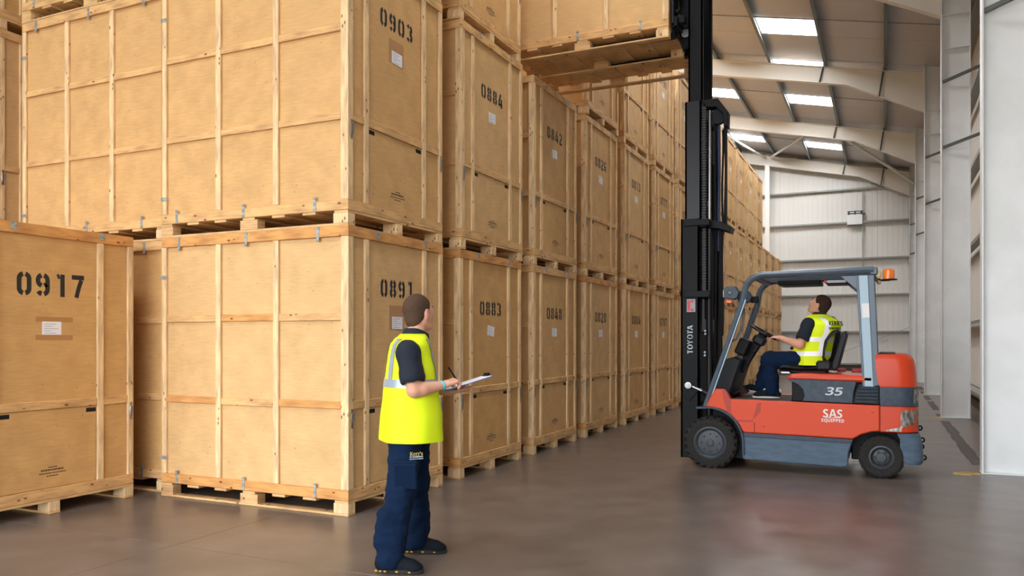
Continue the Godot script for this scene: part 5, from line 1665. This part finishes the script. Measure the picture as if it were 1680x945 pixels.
	tf.cap(J.pelvis + Vector3(0, 0.1, 0) - T.right * 0.06, J.pelvis + Vector3(0, 0.1, 0) + T.right * 0.06, look.waist, look.waist, 0.05)
	tf.cap(J.hip_l, J.hip_r, 0.115, 0.115, 0.05)
	for s in ["r", "l"]:
		var h: Vector3 = J["hip_" + s]
		var k: Vector3 = J["knee_" + s]
		var a: Vector3 = J["ankle_" + s]
		tf.cap(h, k, look.thigh, look.knee, 0.05)
		tf.cap(k, k.lerp(a, 0.62), look.knee, look.knee * 0.88, 0.04)
		tf.cap(k.lerp(a, 0.62), a + Vector3(0, -0.01, 0), look.knee * 0.88, look.hem, 0.04)
		if look.pile > 0.0:
			for i in 3:
				tf.cap(a + Vector3(-0.045 + 0.012 * i, 0.10 + i * 0.08, 0.015), a + Vector3(0.045, 0.07 + i * 0.08, 0.0), look.pile, look.pile * 0.85, 0.03)
	for s in ["r", "l"]:
		var a: Vector3 = J["ankle_" + s]
		tf.ell(a + Vector3(0.02, -0.155, 0), Vector3(0.2, 0.09, 0.13), 0.001, true)
	tf.hull(tr, Transform3D(), look.wrinkle, 9.0, 9)
	part("trousers", tr.commit(), M.trouser, o)
	# shoes
	for s in ["r", "l"]:
		var a: Vector3 = J["ankle_" + s]
		var d: Vector3 = J["toe_" + s]
		var sd := Vector3.UP.cross(d).normalized()
		var base := Vector3(a.x, a.y - 0.095, a.z)
		var bas := Basis(d, sd.cross(d).normalized() * -1.0, sd)
		bas = basis_from(d, Vector3.UP)
		var sx := Transform3D(bas, base)
		var sf := Field.new(Vector3(-0.11, -0.01, -0.07), Vector3(0.24, 0.15, 0.07), 0.006)
		sf.cap(Vector3(-0.05, 0.06, 0), Vector3(0.0, 0.10, 0), 0.043, 0.046, 0.03)
		sf.cap(Vector3(-0.05, 0.04, 0), Vector3(0.14, 0.035, -0.004), 0.042, 0.046, 0.03)
		sf.cap(Vector3(0.02, 0.085, 0), Vector3(0.13, 0.045, -0.002), 0.04, 0.032, 0.03)
		sf.ell(Vector3(0.165, 0.032, -0.004), Vector3(0.05, 0.034, 0.046), 0.02)
		sf.keep(Vector3(0, 0.016, 0), Vector3.DOWN)
		var ss2 := Shell.new()
		sf.hull(ss2, sx)
		var shoe := part("shoe", ss2.commit(), M.shoe, o)
		var so := MB.new()
		var outl := PackedVector2Array()
		for k in 28:
			var t := TAU * k / 28
			var px := cos(t)
			outl.append(Vector2(0.068 + px * 0.152, sin(t) * (0.047 + 0.006 * px) * (1.0 - 0.12 * exp(-pow((px + 0.1) / 0.4, 2.0)))))
		so.extrude(outl, -0.028, 0.0, 0.004, sx * Transform3D(Basis(Vector3.RIGHT, PI / 2), Vector3.ZERO))
		part("sole", so.commit(30), look.sole, shoe)
		if look.studs:
			for side in [-1, 1]:
				for k in 6:
					var px: float = [-0.075, -0.045, -0.015, 0.06, 0.1, 0.14][k]
					part("sole_stud", mesh_of(func(b: MB): b.ball(sx * Vector3(px, 0.012, side * (0.044 + 0.006 * sin(k * 1.1))), Vector3(0.011, 0.006, 0.006), 8, bas), 60), M.stud, shoe)
			part("side_stripe", mesh_of(func(b: MB): b.box(sx * Vector3(-0.015, 0.075, 0.046), Vector3(0.012, 0.06, 0.006), 0.002, bas * Basis(Vector3.BACK, -0.5))), M.stud, shoe)
		else:
			part("side_stripe", mesh_of(func(b: MB): b.box(sx * Vector3(0.04, 0.055, look.side * 0.046), Vector3(0.02, 0.02, 0.006), 0.002, bas)), M.green, shoe)
			part("heel_tab", mesh_of(func(b: MB): b.box(sx * Vector3(-0.088, 0.085, 0), Vector3(0.02, 0.05, 0.05), 0.008, bas)), M.sole_white, shoe)
			part("tongue", mesh_of(func(b: MB): b.box(sx * Vector3(0.075, 0.1, 0), Vector3(0.05, 0.018, 0.05), 0.006, bas * Basis(Vector3.BACK, -0.4))), M.sole_white, shoe)
		for k in 4:
			part("lace", mesh_of(func(b: MB): b.tube([sx * Vector3(0.045 + k * 0.022, 0.118 - k * 0.012, -0.026), sx * Vector3(0.05 + k * 0.022, 0.124 - k * 0.0125, 0), sx * Vector3(0.045 + k * 0.022, 0.118 - k * 0.012, 0.026)], 0.0035, 5), 60), M.black, shoe)
	# high-visibility vest with its tapes
	var v := part("hi_vis_vest", T.shell(look.vest_y0, look.vest_y1, 0.0, 44, 80, true), M.hi_vis, o)
	part("reflective_band", T.shell(look.band_y, look.band_y + 0.052, 0.004, 3, 80), look.tape, v)
	for s in [-1, 1]:
		part("shoulder_tape", T.strap(s * 0.108, 0.048, look.band_y + 0.05, look.strap_top, 0.005), look.tape, v)

func build_people() -> void:
	build_checker()
	build_driver()

func build_checker() -> void:
	var o := thing("person", "man standing in a yellow vest and navy trousers, writing on a clipboard, head turned away", "person", Vector3(-2.817, 0, -4.479), YAW)
	var fw := Vector3(cos(deg_to_rad(16)), 0, -sin(deg_to_rad(16)))
	var T := Torso.new()
	T.fwd = fw
	T.right = fw.cross(Vector3.UP)
	T.fold = 0.024
	T.rows = [[0.80, 0.0, 0.207, 0.255, 0.0], [0.95, -0.002, 0.197, 0.248, 0.0], [1.10, -0.005, 0.18, 0.222, 0.0], [1.25, -0.005, 0.16, 0.205, 0.0], [1.35, -0.012, 0.142, 0.198, 0.0], [1.42, -0.012, 0.128, 0.20, 0.0], [1.455, -0.005, 0.11, 0.17, 0.0], [1.485, 0.01, 0.088, 0.105, 0.0], [1.50, 0.015, 0.080, 0.082, 0.0]]
	var hf := Vector3(cos(deg_to_rad(52)), 0.12, -sin(deg_to_rad(52)))
	var right_f := Vector3(0.80, 0.30, -0.48).normalized()
	var left_f := Vector3(0.93, 0.10, 0.30).normalized()
	var J := {
		"pelvis": Vector3(-0.01, 0.93, 0), "chest": Vector3(-0.015, 1.30, 0), "neck": Vector3(0.025, 1.485, 0.0),
		"head": Vector3(0.048, 1.625, -0.01), "head_basis": basis_from(hf, Vector3(-0.08, 1, 0.02)),
		"sh_r": Vector3(0.0, 1.39, 0.185), "sh_l": Vector3(-0.05, 1.40, -0.19),
		"elbow_r": Vector3(0.045, 1.135, 0.235), "elbow_l": Vector3(0.03, 1.13, -0.225),
		"wrist_r": Vector3(0.225, 1.165, 0.155), "wrist_l": Vector3(0.235, 1.105, -0.11),
		"hip_r": Vector3(-0.02, 0.90, 0.095), "hip_l": Vector3(0.0, 0.90, -0.095),
		"knee_r": Vector3(-0.045, 0.49, 0.185), "knee_l": Vector3(0.005, 0.49, -0.155),
		"ankle_r": Vector3(-0.105, 0.097, 0.25), "ankle_l": Vector3(0.0, 0.097, -0.21),
		"toe_r": Vector3(0.98, 0, 0.2).normalized(), "toe_l": Vector3(0.99, 0, 0.12).normalized(),
		"hand_r": {"f": right_f, "p": Vector3(0.1, -0.95, -0.25).normalized(), "t": Vector3(-0.35, 0.2, -0.9).normalized(), "curl": [0.62, 0.78, 0.88, 0.95], "thumb": 0.75},
		"hand_l": {"f": left_f, "p": Vector3(-0.1, 0.99, -0.05).normalized(), "t": Vector3(0.3, 0.0, -0.95).normalized(), "curl": [0.18, 0.16, 0.16, 0.2], "thumb": 0.5},
	}
	for h in ["hand_r", "hand_l"]:          # make the three directions square to one another
		var H: Dictionary = J[h]
		H.p = (H.p - H.f * H.f.dot(H.p)).normalized()
		var t: Vector3 = H.f.cross(H.p)
		H.t = t if t.dot(H.t) > 0.0 else -t
	make_person(o, J, T, {"sleeve": 0.68, "cuff": 0.082, "waist": 0.125, "thigh": 0.115, "knee": 0.09, "hem": 0.088, "pile": 0.06, "wrinkle": 0.009, "sole": M.sole, "studs": true, "side": 1, "vest_y0": 0.80, "vest_y1": 1.492, "band_y": 1.148, "strap_top": 1.46, "tape": M.reflective, "hair": M.hair})
	# cargo pocket, hip lettering, wrist band
	part("cargo_pocket", mesh_of(func(b: MB):
		b.box(Vector3(-0.005, 0.60, 0.275), Vector3(0.145, 0.17, 0.022), 0.008, Basis(Vector3.RIGHT, 0.22))
		b.box(Vector3(-0.005, 0.672, 0.268), Vector3(0.15, 0.055, 0.026), 0.008, Basis(Vector3.RIGHT, 0.22))), M.trouser, o)
	var q := 0.42
	for l in [["Kerr's", 0.022, 0.735, true, "yellow_text"], ["OF EDINBURGH", 0.0085, 0.716, false, "white_text"], ["REMOVALS & STORAGE", 0.006, 0.703, false, "white_text"]]:
		var tx := part("trouser_lettering", text_mesh(l[0], l[1], 0.001, not l[3], l[3]), M[l[4]], o, Vector3(0.058, l[2], 0.226))
		tx.rotation = Vector3(-0.16, q, 0)
	part("wrist_band", mesh_of(func(b: MB):
		var c: Vector3 = J.wrist_r - right_f * 0.012
		b.lathe([Vector2(0.032, -0.008), Vector2(0.034, 0), Vector2(0.032, 0.008), Vector2(0.029, 0.0)], 20, Transform3D(basis_from(right_f, Vector3.UP) * Basis(Vector3.BACK, PI / 2), c)), 40), M.band, o)
	# clipboard on his left hand, pen in his right
	var tb := Basis(Vector3.UP, deg_to_rad(YAW))
	var along := Vector3(0.88, 0.27, -0.33).normalized()
	var nrm := Vector3(-0.30, 0.94, 0.05)
	nrm = (nrm - along * along.dot(nrm)).normalized()
	var cb := tag(Node3D.new(), "blue clipboard with white paper held out by the standing man", "clipboard")
	cb.name = numbered("clipboard")
	add_child(cb)
	cb.transform = Transform3D(tb * Basis(along, nrm, along.cross(nrm)), Vector3(-2.817, 0, -4.479) + tb * Vector3(0.355, 1.168, -0.045))
	bx("board", Vector3(-0.165, -0.003, -0.115), Vector3(0.165, 0.0, 0.115), M.board_blue, cb, 0.001)
	bx("paper", Vector3(-0.15, 0.0002, -0.105), Vector3(0.148, 0.003, 0.105), M.paper, cb, 0.0)
	var cl := MB.new()
	cl.box(Vector3(0.15, 0.007, 0), Vector3(0.025, 0.01, 0.11), 0.003)
	cl.tube([Vector3(0.155, 0.016, -0.05), Vector3(0.155, 0.016, 0.05)], 0.006, 8)
	part("clip", cl.commit(), M.black, cb)
	var pr := MB.new()
	for i in 7: pr.box(Vector3(0.10 - i * 0.026, 0.0032, 0.0), Vector3(0.003, 0.0004, 0.16))
	part("print", pr.commit(), M.print, cb)
	var pen := MB.new()
	var p0 := Vector3(0.315, 1.172, 0.07)
	var p1 := Vector3(0.25, 1.275, 0.10)
	pen.tube([p0, p0.lerp(p1, 0.12), p0.lerp(p1, 0.14), p1], [0.001, 0.0045, 0.0055, 0.005], 10)
	var pn := tag(part("pen", pen.commit(40), M.black, self), "black pen held in the standing man's right hand", "pen")
	pn.transform = Transform3D(tb, Vector3(-2.817, 0, -4.479))

func build_driver() -> void:
	var o := thing("person", "man in a yellow vest seated on the forklift, one hand on its wheel, looking up", "person", Vector3(-0.73, 0.779, -9.76), 180.0)
	var fw := Vector3(cos(deg_to_rad(38)), 0, sin(deg_to_rad(38)))
	var T := Torso.new()
	T.fwd = fw
	T.right = fw.cross(Vector3.UP)
	T.fold = 0.03
	T.rows = [[0.385, -0.01, 0.20, 0.245, 0.0], [0.50, 0.01, 0.20, 0.24, 0.01], [0.64, -0.02, 0.172, 0.215, 0.03], [0.77, -0.05, 0.152, 0.21, 0.09], [0.85, -0.06, 0.14, 0.21, 0.115], [0.90, -0.06, 0.122, 0.2, 0.06], [0.94, -0.052, 0.10, 0.15, 0.01], [0.97, -0.05, 0.08, 0.082, 0.0]]
	var hf := Vector3(cos(deg_to_rad(16)), 0.55, sin(deg_to_rad(16)))
	var J := {
		"pelvis": Vector3(-0.02, 0.46, 0), "chest": Vector3(-0.065, 0.78, 0), "neck": Vector3(-0.05, 0.945, 0),
		"head": Vector3(-0.06, 1.065, 0.0), "head_basis": basis_from(hf, Vector3(0, 1, 0)),
		"sh_r": Vector3(-0.17, 0.88, 0.145), "sh_l": Vector3(0.045, 0.86, -0.17),
		"elbow_r": Vector3(-0.04, 0.59, 0.26), "elbow_l": Vector3(0.13, 0.615, -0.235),
		"wrist_r": Vector3(0.19, 0.55, 0.19), "wrist_l": Vector3(0.345, 0.695, -0.155),
		"hip_r": Vector3(0.0, 0.46, 0.10), "hip_l": Vector3(0.0, 0.46, -0.10),
		"knee_r": Vector3(0.50, 0.44, 0.14), "knee_l": Vector3(0.475, 0.43, -0.14),
		"ankle_r": Vector3(0.60, 0.125, 0.13), "ankle_l": Vector3(0.44, 0.096, -0.14),
		"toe_r": Vector3(0.95, 0.18, 0).normalized(), "toe_l": Vector3(1, 0, -0.03).normalized(),
		"hand_r": {"f": Vector3(0.9, -0.1, -0.3).normalized(), "p": Vector3(0, -1, 0), "t": Vector3(0, 0, -1), "curl": [0.4, 0.4, 0.45, 0.5], "thumb": 0.4},
		"hand_l": {"f": Vector3(0.93, 0.12, 0.3).normalized(), "p": Vector3(0.12, -0.95, 0.1).normalized(), "t": Vector3(0, 0.1, 1), "curl": [0.5, 0.55, 0.55, 0.6], "thumb": 0.6},
	}
	for h in ["hand_r", "hand_l"]:
		var H: Dictionary = J[h]
		H.p = (H.p - H.f * H.f.dot(H.p)).normalized()
		var t: Vector3 = H.f.cross(H.p)
		H.t = t if t.dot(H.t) > 0.0 else -t
	make_person(o, J, T, {"sleeve": 0.66, "cuff": 0.076, "waist": 0.1, "thigh": 0.098, "knee": 0.088, "hem": 0.078, "pile": 0.0, "wrinkle": 0.011, "sole": M.sole_white, "studs": false, "side": -1, "vest_y0": 0.385, "vest_y1": 0.962, "band_y": 0.49, "strap_top": 0.925, "tape": M.reflective_bright, "hair": M.hair_dark})
	part("reflective_band", T.shell(0.65, 0.702, 0.004, 3, 80), M.reflective_bright, o.get_node("hi_vis_vest"))
	for l in [["KERR'S", 0.05, 0.855, 0.012], ["REMOVALS", 0.026, 0.80, 0.012]]:
		var p := T.point(PI + 0.12, l[2], l[3])
		var tx := part("back_lettering", text_mesh(l[0], l[1], 0.002), M.black_text, o.get_node("hi_vis_vest"), p)
		tx.basis = Basis(Vector3.UP, atan2(-fw.x, -fw.z)) * Basis(Vector3.RIGHT, -0.25)

# ------------------------------------------------------------------ scene
var rooflight_energy := 7.0

func _ready() -> void:
	var cam := Camera3D.new()
	cam.name = "camera"
	cam.projection = Camera3D.PROJECTION_FRUSTUM
	cam.near = 0.1
	cam.far = 200.0
	cam.size = 0.1 * 945.0 / FOCAL
	cam.frustum_offset = Vector2(0, 0.1 * 84.5 / FOCAL)
	cam.position = Vector3(0, EYE, 0)
	cam.rotation_degrees.y = YAW
	add_child(cam)
	cam.current = true
	var we := WorldEnvironment.new()
	we.name = "environment"
	var env := Environment.new()
	env.background_mode = Environment.BG_SKY
	var sky := Sky.new()
	var sm := ProceduralSkyMaterial.new()      # an even, bright overcast sky
	sm.sky_top_color = srgb(225, 232, 240)
	sm.sky_horizon_color = srgb(240, 243, 246)
	sm.ground_bottom_color = srgb(120, 116, 110)
	sm.ground_horizon_color = srgb(150, 147, 142)
	sky.sky_material = sm
	env.sky = sky
	env.background_energy_multiplier = 4.6
	env.tonemap_mode = Environment.TONE_MAPPER_LINEAR
	env.tonemap_exposure = 1.92
	env.sdfgi_enabled = true
	env.ssao_enabled = true
	env.ssil_enabled = true
	we.environment = env
	add_child(we)
	make_materials()
	build_shell()
	build_frames()
	build_crates()
	build_forklift()
	build_people()
